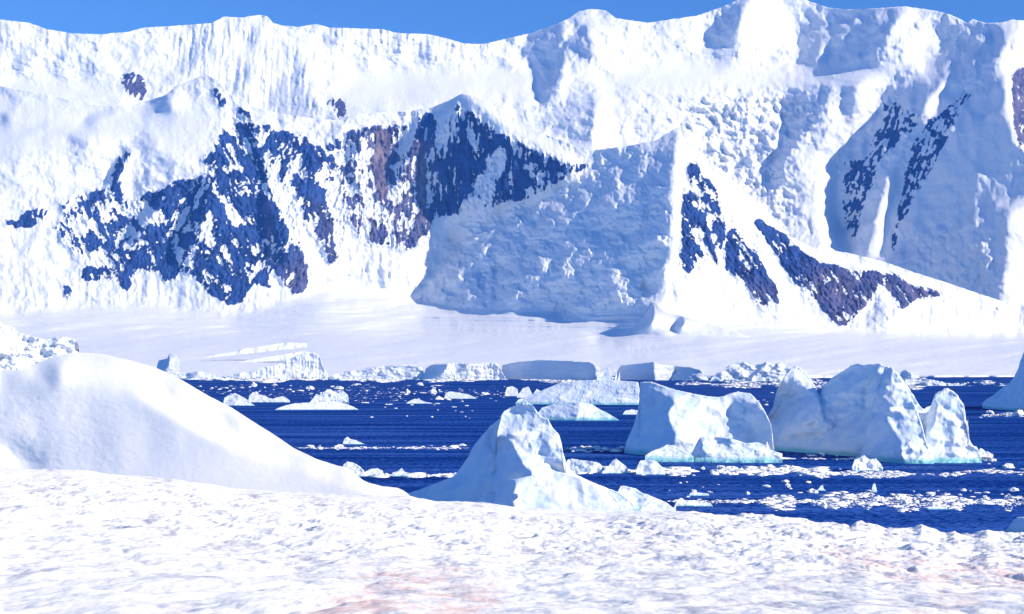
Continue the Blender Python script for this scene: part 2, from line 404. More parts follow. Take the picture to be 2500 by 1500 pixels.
edge_rock = A.poly([(2466, 178), (2500, 158), (2560, 140), (2560, 400), (2500, 390), (2485, 350), (2470, 300), (2466, 245)], 7, 2)
rk_ = rockA > .5; sn = (streak - streak[rk_].mean()) / streak[rk_].std()
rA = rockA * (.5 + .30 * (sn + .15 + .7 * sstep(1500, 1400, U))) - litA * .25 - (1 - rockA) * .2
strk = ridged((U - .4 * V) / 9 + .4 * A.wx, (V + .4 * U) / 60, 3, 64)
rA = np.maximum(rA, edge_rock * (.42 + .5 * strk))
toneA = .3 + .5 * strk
t += rockA * 4 * ridged(U / 11, V / 22, 3, 63)
warmA = A.polys([[(280, 170), (365, 170), (365, 255), (280, 255)], [(790, 230), (860, 230), (860, 295), (790, 295)], [(2460, 150), (2560, 150), (2560, 390), (2460, 390)]], 0, 4) * .5

def sheet(M, t, top, bot, nc, nr, l0, u0=-60, u1=2560, rowpow=1.0):
    u = np.linspace(u0, u1, nc); k = np.linspace(0, 1, nr)[:, None] ** rowpow
    tp = line(top, u) if not callable(top) else top(u); bt = line(bot, u) if not callable(bot) else bot(u)
    vv = bt + (tp - bt) * k; uu = np.repeat(u[None], nr, 0)
    tt = M.sample(t, uu, vv)
    y = np.exp(l0 - tt / F)
    return uu, vv, y
def back_skirt(P, steps):
    ext = [P]
    for dy, dz in steps: ext.append((P[-1] + np.array([0, dy, -dz]))[None])
    return np.concatenate(ext, 0)
def padtop(a, n): return np.concatenate([a] + [a[-1:]] * n, 0)

top = lambda u: line(SKY, u) + 2.2 * fbm(u / 14, u * 0 + 3, 4, 71, .6)
bot = lambda u: line(RIDGE, u) + 70
uu, vv, y = sheet(A, t - t.mean(), top, bot, 1240, 250, math.log(3750))
P = back_skirt(unproject(uu, vv, y), [(120, 30), (500, 260), (1500, 900)])
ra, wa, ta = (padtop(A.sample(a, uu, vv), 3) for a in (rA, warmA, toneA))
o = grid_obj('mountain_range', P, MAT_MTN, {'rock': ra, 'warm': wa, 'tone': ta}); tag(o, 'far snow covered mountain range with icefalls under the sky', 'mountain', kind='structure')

# ================================================================== the near rock ridge, the spur and the glacier at their foot
FOOT = [(-60, 770), (0, 762), (60, 765), (150, 752), (300, 748), (420, 750), (560, 768), (640, 755), (700, 735), (760, 715), (830, 690), (930, 700),
        (990, 727), (1040, 745), (1100, 757), (1200, 762), (1320, 752), (1366, 770), (1400, 782), (1450, 772), (1531, 753), (1583, 790), (1610, 792),
        (1650, 760), (1700, 765), (1800, 775), (1900, 785), (2000, 795), (2100, 810), (2250, 815), (2400, 820), (2500, 815), (2560, 810)]
Bm = Map(-80, 2580, 160, 930, 3.)
U, V = Bm.U, Bm.V
foot = np.interp(U, *zip(*FOOT))
gl = sstep(-14, 22, V - foot)
s1 = [(1440, 372), (1531, 360), (1601, 346), (1655, 316), (1652, 368), (1645, 420), (1641, 490), (1641, 530), (1644, 573), (1632, 646), (1612, 700),
      (1583, 735), (1531, 751), (1443, 772), (1391, 783), (1366, 772), (1320, 751), (1250, 760), (1163, 765), (1075, 755), (1005, 730), (995, 727),
      (1047, 688), (1096, 618), (1110, 604), (1090, 560), (1145, 527), (1233, 495), (1320, 485), (1356, 457), (1391, 445), (1443, 413)]
shadeB = Bm.poly(s1, 12)
shadeB = np.maximum(shadeB, Bm.polys([
    [(1051, 266), (1125, 232), (1138, 240), (1160, 290), (1220, 325), (1300, 362), (1400, 402), (1380, 435), (1300, 480), (1230, 490), (1150, 520),
     (1090, 535), (1060, 480), (1045, 400), (1040, 330)],
    [(1019, 270), (998, 315), (963, 368), (953, 420), (956, 466), (977, 438), (1005, 368), (1024, 298)],
    [(308, 261), (357, 247), (403, 233), (417, 242), (420, 270), (350, 265)],
    ribbon([(300, 262), (250, 278), (205, 297)], 6, 10), ribbon([(165, 338), (200, 352), (212, 350)], 14, 8), [(0, 205), (18, 222), (45, 240), (30, 244), (0, 226)],
    [(0, 278), (20, 285), (24, 300), (0, 306)], [(308, 364), (322, 372), (290, 420), (262, 460), (252, 450), (280, 400)],
    [(1475, 783), (1583, 738), (1594, 790), (1531, 795)], [(1440, 835), (1531, 812), (1590, 793), (1636, 816), (1548, 824), (1496, 850), (1510, 830)],
    ribbon([(575, 262), (598, 330)], 10, 12), ribbon([(600, 300), (640, 420), (650, 470)], 26, 18),
    ribbon([(640, 470), (655, 560), (690, 640)], 30, 40), ribbon([(400, 470), (340, 540), (320, 590)], 24, 30), ribbon([(870, 340), (850, 400), (870, 470)], 20, 16),
    ribbon([(500, 440), (470, 540), (430, 640)], 40, 34), ribbon([(1410, 376), (1440, 384), (1435, 410)], 16, 20)], 7))
halfB = Bm.polys([
    [(336, 326), (365, 325), (385, 370), (440, 390), (450, 410), (420, 425), (370, 420), (350, 470), (320, 520), (312, 560), (322, 480), (345, 400)],
    [(1140, 250), (1185, 262), (1230, 290), (1252, 312), (1216, 322), (1170, 292)], [(735, 385), (760, 350), (770, 400), (735, 440)], [(775, 315), (830, 300), (835, 312), (800, 340)],
    ribbon([(500, 520), (470, 600), (430, 700), (445, 745)], 10, 26), ribbon([(315, 500), (318, 560), (265, 640)], 12, 14), ribbon([(125, 510), (90, 560), (45, 630)], 8, 8),
    ribbon([(1690, 862), (1730, 875), (1765, 888)], 5, 3),
    [(2125, 720), (2145, 700), (2150, 790), (2120, 800)], ribbon([(120, 300), (60, 330), (0, 335)], 8, 8)], 8)
litB = Bm.polys([
    [(1184, 244), (1285, 310), (1338, 334), (1419, 372), (1410, 385), (1330, 362), (1262, 335), (1220, 300), (1180, 262)],
    [(1660, 312), (1668, 345), (1690, 375), (1672, 400), (1672, 520), (1662, 620), (1650, 740), (1600, 785), (1625, 690), (1643, 600), (1641, 490), (1652, 368)],
    [(1655, 740), (1680, 680), (1760, 665), (1820, 700), (1850, 770), (1660, 765)], [(1690, 375), (1860, 510), (1990, 610), (2250, 680), (2500, 745), (2500, 770), (2200, 690), (1980, 630), (1870, 590), (1780, 500)],
    [(1846, 580), (1920, 670), (2010, 775), (2060, 800), (1930, 780), (1900, 740), (1860, 640)],
    [(2200, 760), (2330, 735), (2480, 770), (2480, 815), (2150, 810)], [(1350, 480), (1440, 425), (1450, 420), (1330, 495)], [(985, 620), (1060, 560), (1110, 575), (1050, 670), (990, 700)],
    ribbon([(1145, 500), (1250, 470), (1270, 400)], 8, 10), ribbon([(1090, 430), (1075, 380), (1062, 330)], 10, 8), ribbon([(1120, 250), (1125, 300), (1165, 350)], 14, 10),
    [(1510, 690), (1580, 680), (1585, 720), (1540, 740), (1510, 725)], ribbon([(1560, 790), (1640, 810), (1700, 815)], 8, 8)], 6)
snowdome = Bm.poly([(-60, 215), (300, 262), (440, 250), (510, 250), (520, 330), (490, 400), (420, 390), (330, 320), (200, 360), (-60, 400)], 10, 8)
lean = .8 + 1.3 * snowdome + gl * (3.5 + 24 * sstep(800, 860, V))
loc = blur(np.maximum(shadeB, halfB) * gl, 4); lean = lean * (1 - loc) + 1.6 * loc
n = fbm(U / 70, V / 55, 4, 121)
B = .64 + .38 * n + .42 * fbm(U / 30, V / 36, 4, 124, .6) * (1 - .6 * snowdome) * (1 - gl)
B = B * (1 - snowdome) + (.46 + .14 * n) * snowdome
B = np.where(gl > .5, .535 + .04 * n, B)
B = B * (1 - halfB) + .10 * halfB
B = B * (1 - shadeB) + np.minimum(-.19 - .21 * sstep(1190, 1090, U) + .42 * sstep(1040, 1200, U) * (1.15 * fbm(U / 70, V / 80, 4, 125, .5)), .22) * shadeB
# shaded bowl: pale rolls catching a little grazing light
rolls = sstep(.30, .62, fbm(U / 38 + .5 * Bm.wx, V / 40, 4, 122, .55) + .1) * Bm.poly(s1, 8, 8)
pale = Bm.polys([[(1373, 545), (1400, 515), (1440, 512), (1450, 550), (1420, 580), (1385, 565)], ribbon([(1163, 583), (1243, 573)], 8, 6), ribbon([(1145, 618), (1165, 632), (1200, 610), (1226, 640)], 7, 7),
    ribbon([(1296, 706), (1320, 712), (1356, 702)], 8, 6), ribbon([(1443, 548), (1460, 600)], 18, 12), [(1470, 640), (1500, 630), (1550, 645), (1545, 668), (1500, 672)], ribbon([(1562, 612), (1610, 600), (1642, 583)], 12, 18),
    ribbon([(1560, 480), (1590, 530)], 14, 10), ribbon([(1470, 400), (1490, 388)], 20, 6), ribbon([(1560, 360), (1540, 390)], 10, 6), [(1180, 520), (1215, 505), (1220, 540), (1190, 560)], [(1120, 660), (1170, 650), (1180, 690), (1130, 700)], ribbon([(1400, 640), (1420, 690)], 12, 16)], 9)
rolls = np.maximum(rolls * .8, pale); B = B * (1 - rolls) + .34 * rolls
B = B * (1 - litB) + .88 * litB
vprof = np.arange(Bm.v[0], Bm.v[-1] + .01, 3.)
t0row = np.cumsum((.9 + sstep(755, 775, vprof) * (3.5 + 24 * sstep(800, 860, vprof))) * 3.)
t = relief(Bm, B, lean, np.repeat(t0row[:, None], U.shape[1], 1), 2000., 16, lean_w=.15, hi_cap=5.)
rock_polys = [
    [(515, 210), (540, 213), (553, 245), (550, 268), (535, 262), (520, 235)],
    [(575, 252), (610, 266), (617, 298), (659, 301), (673, 326), (701, 315), (746, 319), (760, 350), (788, 354), (830, 326), (911, 301), (995, 305),
     (1005, 298), (1023, 277), (1054, 273), (1080, 290), (1117, 245), (1138, 266), (1163, 277), (1215, 322), (1268, 343), (1296, 361), (1349, 378),
     (1391, 396), (1443, 396), (1440, 417), (1391, 431), (1338, 466), (1303, 487), (1250, 496), (1163, 517), (1075, 534), (1054, 548), (1054, 583),
     (1026, 601), (988, 618), (963, 604), (911, 601), (876, 587), (850, 540), (840, 600), (827, 632), (816, 660), (802, 646), (771, 583), (745, 560), (757, 678), (746, 709),
     (722, 723), (697, 706), (662, 660), (666, 713), (648, 702), (620, 695), (592, 748), (561, 748), (508, 720), (484, 692), (459, 667), (431, 688),
     (396, 692), (389, 667), (333, 660), (326, 678), (312, 720), (266, 678), (242, 688), (189, 688), (200, 646), (175, 618), (147, 590), (116, 566),
     (133, 545), (154, 520), (140, 489), (210, 470), (256, 452), (273, 420), (291, 378), (315, 364), (322, 385), (300, 440), (310, 480), (336, 484), (364, 466),
     (403, 459), (420, 441), (484, 434), (501, 420), (491, 385), (526, 350), (540, 308), (568, 298)],
    [(123, 681), (150, 690), (182, 705), (175, 735), (165, 739), (155, 725), (140, 700)],
    [(0, 527), (40, 540), (70, 505), (130, 510), (115, 535), (85, 555), (60, 560), (30, 560)],
    [(1678, 395), (1700, 390), (1715, 430), (1745, 450), (1765, 500), (1775, 560), (1765, 610), (1752, 660), (1720, 632), (1682, 674), (1655, 650),
     (1662, 590), (1660, 503), (1672, 455)],
    [(1773, 566), (1801, 548), (1818, 566), (1846, 597), (1874, 646), (1895, 678), (1909, 751), (1888, 741), (1874, 716), (1885, 772), (1825, 716),
     (1822, 692), (1766, 657), (1769, 597)],
    [(1825, 517), (1892, 555), (1916, 573), (1965, 615), (2000, 639), (2063, 653), (2123, 657), (2186, 667), (2218, 688), (2263, 702), (2333, 727),
     (2260, 727), (2239, 730), (2225, 741), (2197, 758), (2151, 695), (2137, 730), (2106, 755), (2085, 783), (2063, 797), (2035, 790), (2014, 765),
     (1983, 730), (1941, 695), (1909, 653), (1874, 597), (1846, 566)],
    [(1648, 650), (1662, 660), (1655, 710), (1646, 720)], [(1590, 735), (1612, 780), (1602, 790), (1588, 755)],
    ribbon([(2330, 757), (2360, 752), (2378, 762)], 5, 5), ribbon([(2395, 735), (2430, 752), (2460, 775)], 6, 10),
    ribbon([(937, 660), (948, 652), (962, 665), (985, 664)], 5, 4), ribbon([(1280, 690), (1288, 660)], 9, 5), ribbon([(1258, 582), (1268, 580)], 8, 6)]
gully = [
    [(676, 485), (697, 545), (736, 618), (771, 646), (799, 639), (753, 555), (722, 485), (712, 440), (742, 388), (728, 380), (700, 430)],
    [(627, 322), (640, 330), (655, 400), (690, 450), (720, 530), (705, 540), (660, 450)],
    [(785, 400), (800, 440), (825, 470), (850, 540), (885, 590), (850, 640), (825, 620), (822, 560), (800, 490), (775, 450)],
    ribbon([(320, 460), (320, 560), (265, 650)], 8, 10), ribbon([(518, 527), (500, 570), (455, 640), (430, 720)], 12, 14),
    ribbon([(1030, 300), (1045, 360), (1065, 440), (1095, 490)], 8, 5), ribbon([(1225, 370), (1205, 430), (1230, 470)], 10, 5),
    ribbon([(330, 570), (370, 615)], 7, 5), ribbon([(395, 555), (430, 610)], 6, 4), ribbon([(405, 540), (490, 500)], 6, 9), ribbon([(180, 640), (330, 590)], 12, 16),
    ribbon([(540, 480), (580, 540), (600, 530)], 10, 6), [(140, 560), (105, 560), (95, 640), (160, 680), (200, 640)],
    ribbon([(1668, 400), (1735, 540), (1760, 640)], 8, 14), ribbon([(1700, 580), (1735, 660)], 5, 9), ribbon([(1780, 510), (1850, 620), (1920, 700), (1990, 780)], 9, 16),
    ribbon([(1835, 640), (1870, 720), (1885, 770)], 5, 8), ribbon([(1960, 640), (2000, 670)], 7, 3), ribbon([(2080, 665), (2100, 690)], 7, 3), [(2150, 697), (2200, 740), (2185, 765), (2140, 790), (2125, 740)],
    ribbon([(1010, 380), (1020, 470), (1000, 540)], 8, 3), ribbon([(880, 420), (900, 500), (890, 590)], 12, 8), ribbon([(940, 520), (960, 590)], 8, 8), ribbon([(640, 640), (690, 700)], 6, 9),
    [(324, 379), (331, 445), (313, 480), (296, 455), (303, 404)], [(187, 526), (212, 536), (217, 581), (192, 581)], [(329, 536), (364, 510), (404, 521), (399, 546), (354, 551)],
    [(172, 627), (222, 617), (263, 627), (253, 652), (192, 647)], [(424, 606), (450, 611), (445, 627), (420, 622)],
    [(1223, 354), (1238, 384), (1213, 455), (1178, 510), (1127, 510), (1142, 470), (1173, 414)], [(1051, 263), (1112, 243), (1107, 313), (1082, 364), (1056, 354), (1067, 303)],
    [(1018, 275), (985, 350), (965, 400), (975, 415), (1000, 350), (1024, 300)], ribbon([(1240, 340), (1275, 380), (1300, 440)], 6, 12), ribbon([(1330, 390), (1320, 440)], 8, 10)]
rockB = Bm.polys(rock_polys, 9, 2.); gul = Bm.polys(gully, 5, 1.6)
wgt = sstep(.5, 1, fbm(U / 120, V / 120, 2, 160) + .75)
st1 = fbm((U - .55 * V) / 8, (V + .55 * U) / 30, 4, 161, .6); st2 = fbm((U + .6 * V) / 9, (V - .6 * U) / 34, 4, 162, .6)
clump = fbm(U / 55, V / 45, 3, 166)
ra1 = ridged((U - .42 * V) / 21 + .5 * Bm.wx, (V + .42 * U) / 110, 3, 161, .6); ra2 = ridged((U + .5 * V) / 22 + .5 * Bm.wx, (V - .5 * U) / 105, 3, 162, .6)
ra3 = ridged(U / 17 + .5 * Bm.wx, V / 120, 3, 168, .6); ra4 = ridged((U - .62 * V) / 20 + .5 * Bm.wx, (V + .62 * U) / 120, 3, 169, .6)
wl = sstep(.35, .65, wgt)
ribs = np.where(U < 830, ra1 * wl + ra2 * (1 - wl), np.where(U < 1500, ra3, ra4))
fa1 = ridged((U - .42 * V) / 7.5 + .4 * Bm.wx, (V + .42 * U) / 36, 3, 191, .6); fa2 = ridged((U + .5 * V) / 8 + .4 * Bm.wx, (V - .5 * U) / 36, 3, 192, .6)
fa3 = ridged(U / 7 + .4 * Bm.wx, V / 44, 3, 193, .6); fa4 = ridged((U - .62 * V) / 8 + .4 * Bm.wx, (V + .62 * U) / 44, 3, 194, .6)
fine = np.where(U < 830, fa1 * wl + fa2 * (1 - wl), np.where(U < 1500, fa3, fa4))
fleck = .50 * ribs + .36 * (fine - .15) + .30 * fbm(U / 8, V / 9, 4, 163, .7) + .42 * clump
vert = fbm(U / 7, V / 46, 3, 164, .6)
inspur = sstep(1640, 1660, U)
half_snow = Bm.polys([[(495, 303), (607, 300), (640, 420), (607, 480), (500, 430)], [(622, 303), (708, 320), (720, 455), (660, 460)], [(672, 505), (733, 540), (740, 607), (690, 580)], [(536, 536), (571, 505), (607, 485), (617, 505), (571, 540)], [(800, 323), (920, 310), (930, 581), (860, 560), (800, 450)], [(120, 480), (340, 470), (330, 560), (140, 600)]], 16, 12)
toneB = .28 + .45 * ribs + .5 * fbm(U / 10, V / 40, 3, 186) + .3 * clump
rk_ = rockB > .5; fn = (fleck - fleck[rk_].mean()) / fleck[rk_].std()
zc = np.where(U > 1620, 1.25, np.where(U > 800, .62 + .5 * Bm.poly([(1060, 280), (1420, 390), (1250, 500), (1060, 520)], 10, 8), .92)) - .62 * half_snow
rB = rockB * (.5 + .30 * (fn + zc)) - .75 * gul - (1 - rockB) * .2
rB -= .35 * Bm.polys([[(840, 330), (1000, 310), (1010, 560), (900, 600), (850, 480)], [(1280, 380), (1440, 400), (1300, 490)], [(120, 480), (330, 470), (330, 560), (140, 600)], [(1655, 400), (1800, 540), (1760, 680), (1655, 680)]], 20, 10) * sstep(-.25, .25, fbm(U / 18, V / 24, 3, 165))
warmB = Bm.polys([[(912, 310), (960, 315), (958, 370), (950, 440), (948, 500), (925, 500), (905, 420), (912, 360)],
                  [(1018, 330), (1035, 345), (1042, 440), (1045, 545), (1028, 545), (1012, 440)], ribbon([(890, 480), (905, 590)], 30, 26), ribbon([(650, 500), (665, 640)], 8, 10)], 6, 1.5)
warmB = np.maximum(warmB, .45 * Bm.polys([[(1825, 690), (1900, 690), (1900, 780), (1825, 720)], [(1960, 640), (2330, 700), (2330, 740), (2060, 810), (1980, 740)], [(700, 620), (760, 620), (760, 740), (690, 730)], [(840, 320), (1060, 320), (1060, 600), (840, 600)], [(760, 480), (840, 560), (820, 660), (780, 620)]], 10, 6))
rB = np.maximum(rB, Bm.polys([[(912, 310), (960, 315), (958, 370), (950, 440), (948, 490), (925, 490), (905, 420), (912, 360)], [(1018, 330), (1035, 345), (1042, 440), (1045, 545), (1028, 545), (1012, 440)]], 6, 1.5) * .8)
up = 1 - gl
t += rockB * up * (8 * ribs + 4 * fine + 5 * ridged((U - .35 * V) / 26, (V + .35 * U) / 50, 4, 171) + 7 * ridged(U / 9, V / 16, 3, 172)) + rockB * 3 * fbm(U / 6, V / 6, 2, 173)
t -= gul * up * 4
bowl = Bm.poly(s1, 5, 6)
calmB = up * (1 - rockB) * (1 - .75 * snowdome)
varyB = .25 + 1.1 * sstep(-.2, .35, fbm(U / 120, V / 90, 3, 184))
t += calmB * (9 * ridged(U / 60 + .3 * Bm.wx, V / 60, 4, 174) + varyB * (2.2 * ridged(U / 17 + .4 * Bm.wx, V / 50, 3, 185) + 2.4 * fbm(U / 11, V / 11, 4, 175, .6))) * (1 - .5 * litB) * (1 - .5 * bowl)
t += bowl * up * (17 * billow(U / 60 + .5 * Bm.wx, V / 62, 3, 176) - 9 * np.maximum(0, ridged(U / 70 + .6 * Bm.wx, V / 44, 3, 188) - .45) + 3 * fbm(U / 22, V / 26, 3, 183) + 2.5 * fbm(U / 9, V / 9, 3, 177))
crn = np.exp(-np.clip((V - np.interp(U, *zip(*RIDGE)) - 10) / 26, -9, 9) ** 2) * sstep(1160, 1240, U) * (1 - sstep(1400, 1440, U))
t += crn * 4 * ridged(U / 15 - V / 60, V / 90, 2, 178)
skirt = np.exp(-np.clip((foot - 45 - V) / 50, -9, 9) ** 2) * up * (1 - rockB)          # fluted avalanche cones above the glacier
t += skirt * 4.5 * ridged(U / 22, V / 120, 3, 179)
t += gl * lean * 4.5 * fbm(U / 170 + V / 25, V / 32, 4, 187)
t += gl * (16 * fbm(U / 260, V / 9, 4, 180, .55) + 5 * ridged(U / 320 + V / 50, V / 14, 3, 181))
crv = Bm.polys([ribbon([(520, 862), (600, 850), (680, 838), (745, 836)], 8, 5), ribbon([(360, 818), (420, 815), (480, 812)], 4, 4), ribbon([(560, 880), (680, 862), (740, 858)], 5, 5)], 3, 1.5)
t += crv * 16
l0 = math.log(1250) + (t[np.abs(V - 915) < 2].mean()) / F
NC = 1240
topB = lambda u: line(RIDGE, u) + 1.8 * fbm(u / 12, u * 0 + 7, 4, 182, .6)
footf = lambda u: line(FOOT, u)
uu, vv, y = sheet(Bm, t, topB, footf, NC, 290, l0)
P = back_skirt(unproject(uu, vv, y), [(60, 10), (200, 160), (500, 700)])
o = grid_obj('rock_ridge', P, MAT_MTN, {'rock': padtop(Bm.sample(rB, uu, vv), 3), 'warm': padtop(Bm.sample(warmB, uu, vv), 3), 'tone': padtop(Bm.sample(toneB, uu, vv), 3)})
tag(o, 'dark blue rock ridge streaked with snow in front of the far range', 'mountain', kind='structure')
uu, vv, y = sheet(Bm, t, footf, lambda u: 0 * u + 918, NC, 120, l0)
P = unproject(uu, vv, y); low = P[:1].copy(); low[..., 2] = -6; P = np.concatenate([low, P], 0)
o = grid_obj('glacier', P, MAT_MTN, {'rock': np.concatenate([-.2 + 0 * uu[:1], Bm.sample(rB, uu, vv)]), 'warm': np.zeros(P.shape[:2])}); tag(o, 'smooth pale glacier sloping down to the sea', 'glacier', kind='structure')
# ================================================================== ice bodies: closed relief meshes standing in the water
def ice_body(name, top, base, mat, shades=(), halves=(), lits=(), B0=.46, yb=None, step=2.5, puff=.45, rough=1., lean0=.7, jag=1.2, seed=1,
             nr=70, du=1.6, back=.8, parent=None, under=9., reach=500., extra=None, warp=4., sink=True, noisy=.34, soft=1.2, origin=None):
    u0, u1 = min(p[0] for p in top), max(p[0] for p in top)
    y0, y1 = min(p[1] for p in top), max(max(p[1] for p in base), max(p[1] for p in top))
    M = Map(u0 - 30, u1 + 30, y0 - 30, y1 + 30, step); U, V = M.U, M.V
    hgt = y1 - y0
    d = sphere_dist(U, V, sorted(top)); inside = V > line(top, U)
    R = max(puff * hgt, 6.)
    dd = np.clip(np.where(inside, d, 0) / R, 0, 1)
    t0 = R * np.sqrt(1 - (1 - dd) ** 2 + 1e-6)
    B = B0 + noisy * fbm(U / (hgt * .22), V / (hgt * .2), 4, seed + 200)
    for P_, b in ((halves, .12), (shades, -.4), (lits, .66)):
        m = M.polys([q[0] if isinstance(q, tuple) else q for q in P_], warp, soft)
        B = B * (1 - m) + b * m
    shm = M.polys(list(shades), warp, soft) if shades else 0 * U
    lean = np.full_like(U, lean0)
    t = relief(M, np.where(inside, B, np.nan), lean, t0, reach, 14, lean_w=.2, hi_cap=5.)
    t = t - np.percentile(t[inside], 65)
    k = hgt / 100.
    t += (1 - .4 * shm) * rough * (5.5 * k * facet(U / (21 * k + 2), V / (24 * k + 2), seed) + 2.6 * k * facet(U / (9 * k + 1.5), V / (10 * k + 1.5), seed + 5) + 2. * k * ridged(U / (30 * k + 3) + .25 * M.wx, V / (26 * k + 3), 3, seed + 210, .45) + .8 * k * fbm(U / (6 * k + 2), V / (6 * k + 2), 3, seed + 220))
    if extra: t += extra(M)
    if yb is None: yb = float(np.mean([water_dist(p[1]) for p in base]))
    nc = max(12, int((u1 - u0) / du)); u = np.linspace(u0, u1, nc)
    tp = line(top, u) + jag * (fbm(u / 9, u * 0 + seed, 4, seed + 230, .65)) * np.minimum(1, (line(base, u) - line(top, u)) / 12); bt = line(base, u) + under
    bt = np.maximum(bt, tp + 1.5)
    kk = np.linspace(0, 1, nr)[:, None]
    vv = bt + (tp - bt) * kk; uu = np.repeat(u[None], nr, 0)
    tf = M.sample(t, uu, vv)
    Pf = unproject(uu, vv, yb * np.exp(-tf / F)); low = Pf[:1].copy(); low[..., 2] = np.minimum(low[..., 2] - .8, -1.2) if sink else low[..., 2] - .5; Pf = np.concatenate([low, Pf], 0)
    nb = 14; kb = np.linspace(0, 1, nb)[1:, None]
    vb = tp + (bt - tp) * kb; ub = np.repeat(u[None], nb - 1, 0)
    thick = np.minimum(back * hgt, back * (line(base, u) - tp + 4) * 1.3) * np.sin(kb * np.pi / 2)
    thick = thick * (1 + .35 * fbm(ub / (hgt * .3 + 2), vb / (hgt * .3 + 2), 3, seed + 240))
    Pb = unproject(ub, vb, yb * np.exp((thick - tf[-1]) / F))
    P = np.concatenate([Pf, Pb], 0)
    if origin is None:
        uc = (u0 + u1) / 2; origin = np.array([(uc - W / 2) / F * yb, yb, 0])
    r, c = P.shape[:2]
    return mesh_obj(name, P.reshape(-1, 3), grid_faces(r, c), mat, parent, origin=origin)

# ---- the big iceberg on the right: one berg, its parts meeting at the waterline
org = np.array([(1960 - W / 2) / F * 219., 219., 0])
berg = empty('iceberg', org); tag(berg, 'large twin peaked white iceberg with wide blue shaded wall on its left', 'iceberg')
sail_top = [(1522, 1107), (1524, 1104), (1529, 1079), (1548, 1037), (1557, 1005), (1561, 975), (1562, 942), (1563, 933), (1590, 932), (1620, 943), (1650, 952), (1690, 961), (1730, 968), (1756, 970),
            (1780, 962), (1800, 956), (1832, 961), (1853, 982), (1870, 1008), (1884, 1040), (1890, 1100)]
sail_base = [(1522, 1109), (1600, 1110), (1680, 1112), (1780, 1110), (1890, 1108)]
ice_body('sail_block', sail_top, sail_base, MAT_ICE, parent=berg, origin=org, seed=3, yb=219, rough=.85, puff=.5, jag=2.,
    shades=[[(1530, 940), (1562, 932), (1600, 955), (1640, 970), (1654, 983), (1641, 995), (1628, 1012), (1640, 1040), (1650, 1062), (1640, 1088), (1600, 1108), (1515, 1112), (1520, 1060)],
            [(1775, 1003), (1790, 982), (1811, 990), (1819, 1007), (1807, 1024), (1781, 1016)], [(1819, 988), (1853, 990), (1874, 1020), (1884, 1045), (1890, 1100), (1836, 1100), (1832, 1060), (1838, 1034), (1811, 1026)]],
    halves=[[(1650, 993), (1690, 1000), (1764, 1005), (1760, 1017), (1690, 1010), (1645, 1002)], [(1660, 950), (1740, 965), (1770, 985), (1700, 978)], [(1760, 1045), (1772, 1070), (1780, 1090), (1768, 1080)], [(1640, 1080), (1690, 1076), (1700, 1095), (1650, 1095)]],
    lits=[[(1640, 1005), (1760, 1020), (1770, 1070), (1720, 1072), (1660, 1065), (1635, 1030)], [(1570, 936), (1630, 945), (1760, 985), (1764, 1000), (1660, 985)]])
wall_top = [(1828, 1100), (1850, 1060), (1874, 1018), (1887, 994), (1896, 956), (1908, 931), (1920, 912), (1930, 900), (1942, 895), (1953, 896), (1968, 909), (1985, 935), (1996, 958), (2003, 972), (2006, 944),
            (2044, 914), (2078, 893), (2095, 889), (2112, 891), (2130, 888), (2150, 889), (2166, 894), (2176, 899), (2189, 907), (2206, 931), (2227, 960), (2244, 990), (2256, 999), (2273, 988), (2282, 965), (2296, 954), (2312, 948), (2333, 960), (2354, 990),
            (2364, 1020), (2362, 1045), (2366, 1070), (2372, 1086), (2384, 1093), (2396, 1113)]
wall_base = [(1828, 1108), (1900, 1110), (2044, 1116), (2180, 1126), (2300, 1128), (2396, 1116)]
ice_body('twin_peak_block', wall_top, wall_base, MAT_ICE, parent=berg, origin=org, seed=9, yb=218, rough=1.5, puff=.45, jag=5., warp=5, nr=100,
    shades=[[(1819, 1040), (1874, 1030), (1890, 1011), (1917, 980), (1981, 962), (2004, 973), (2012, 1030), (2023, 1050), (2087, 1020), (2110, 985), (2129, 935), (2176, 903), (2174, 939), (2138, 956), (2146, 982), (2172, 990),
             (2167, 1041), (2197, 1075), (2201, 1113), (2189, 1130), (2044, 1125), (1874, 1118), (1820, 1110)],
            [(2006, 955), (2078, 899), (2150, 896), (2121, 931), (2044, 965), (2010, 975)], [(2222, 935), (2228, 955), (2215, 950)]],
    halves=[[(2012, 975), (2090, 940), (2128, 940), (2105, 985), (2085, 1015), (2030, 1040), (2016, 1020)], [(2184, 1016), (2200, 1010), (2222, 1060), (2232, 1110), (2220, 1118), (2208, 1080)], [(2255, 1000), (2272, 992), (2268, 1040), (2250, 1030)], [(2285, 985), (2320, 975), (2325, 1010), (2290, 1000)], [(1915, 1010), (1960, 1000), (1990, 1040), (1930, 1050)], [(2215, 930), (2240, 960), (2262, 1010), (2240, 1000)]],
    lits=[[(1898, 960), (1932, 902), (1955, 898), (1984, 940), (2000, 968), (1975, 958), (1930, 968), (1892, 1000)], [(2100, 1000), (2105, 975), (2115, 990), (2105, 1010)], [(2025, 1035), (2050, 1020), (2065, 1025), (2035, 1045)],
          [(2140, 958), (2176, 940), (2200, 960), (2220, 1010), (2180, 1005)], [(2200, 1040), (2260, 1050), (2290, 1090), (2240, 1110)]],
    extra=lambda M: 5 * billow(M.U / 26, M.V / 22, 3, 77) * sstep(2160, 2210, M.U) * sstep(930, 980, M.V))
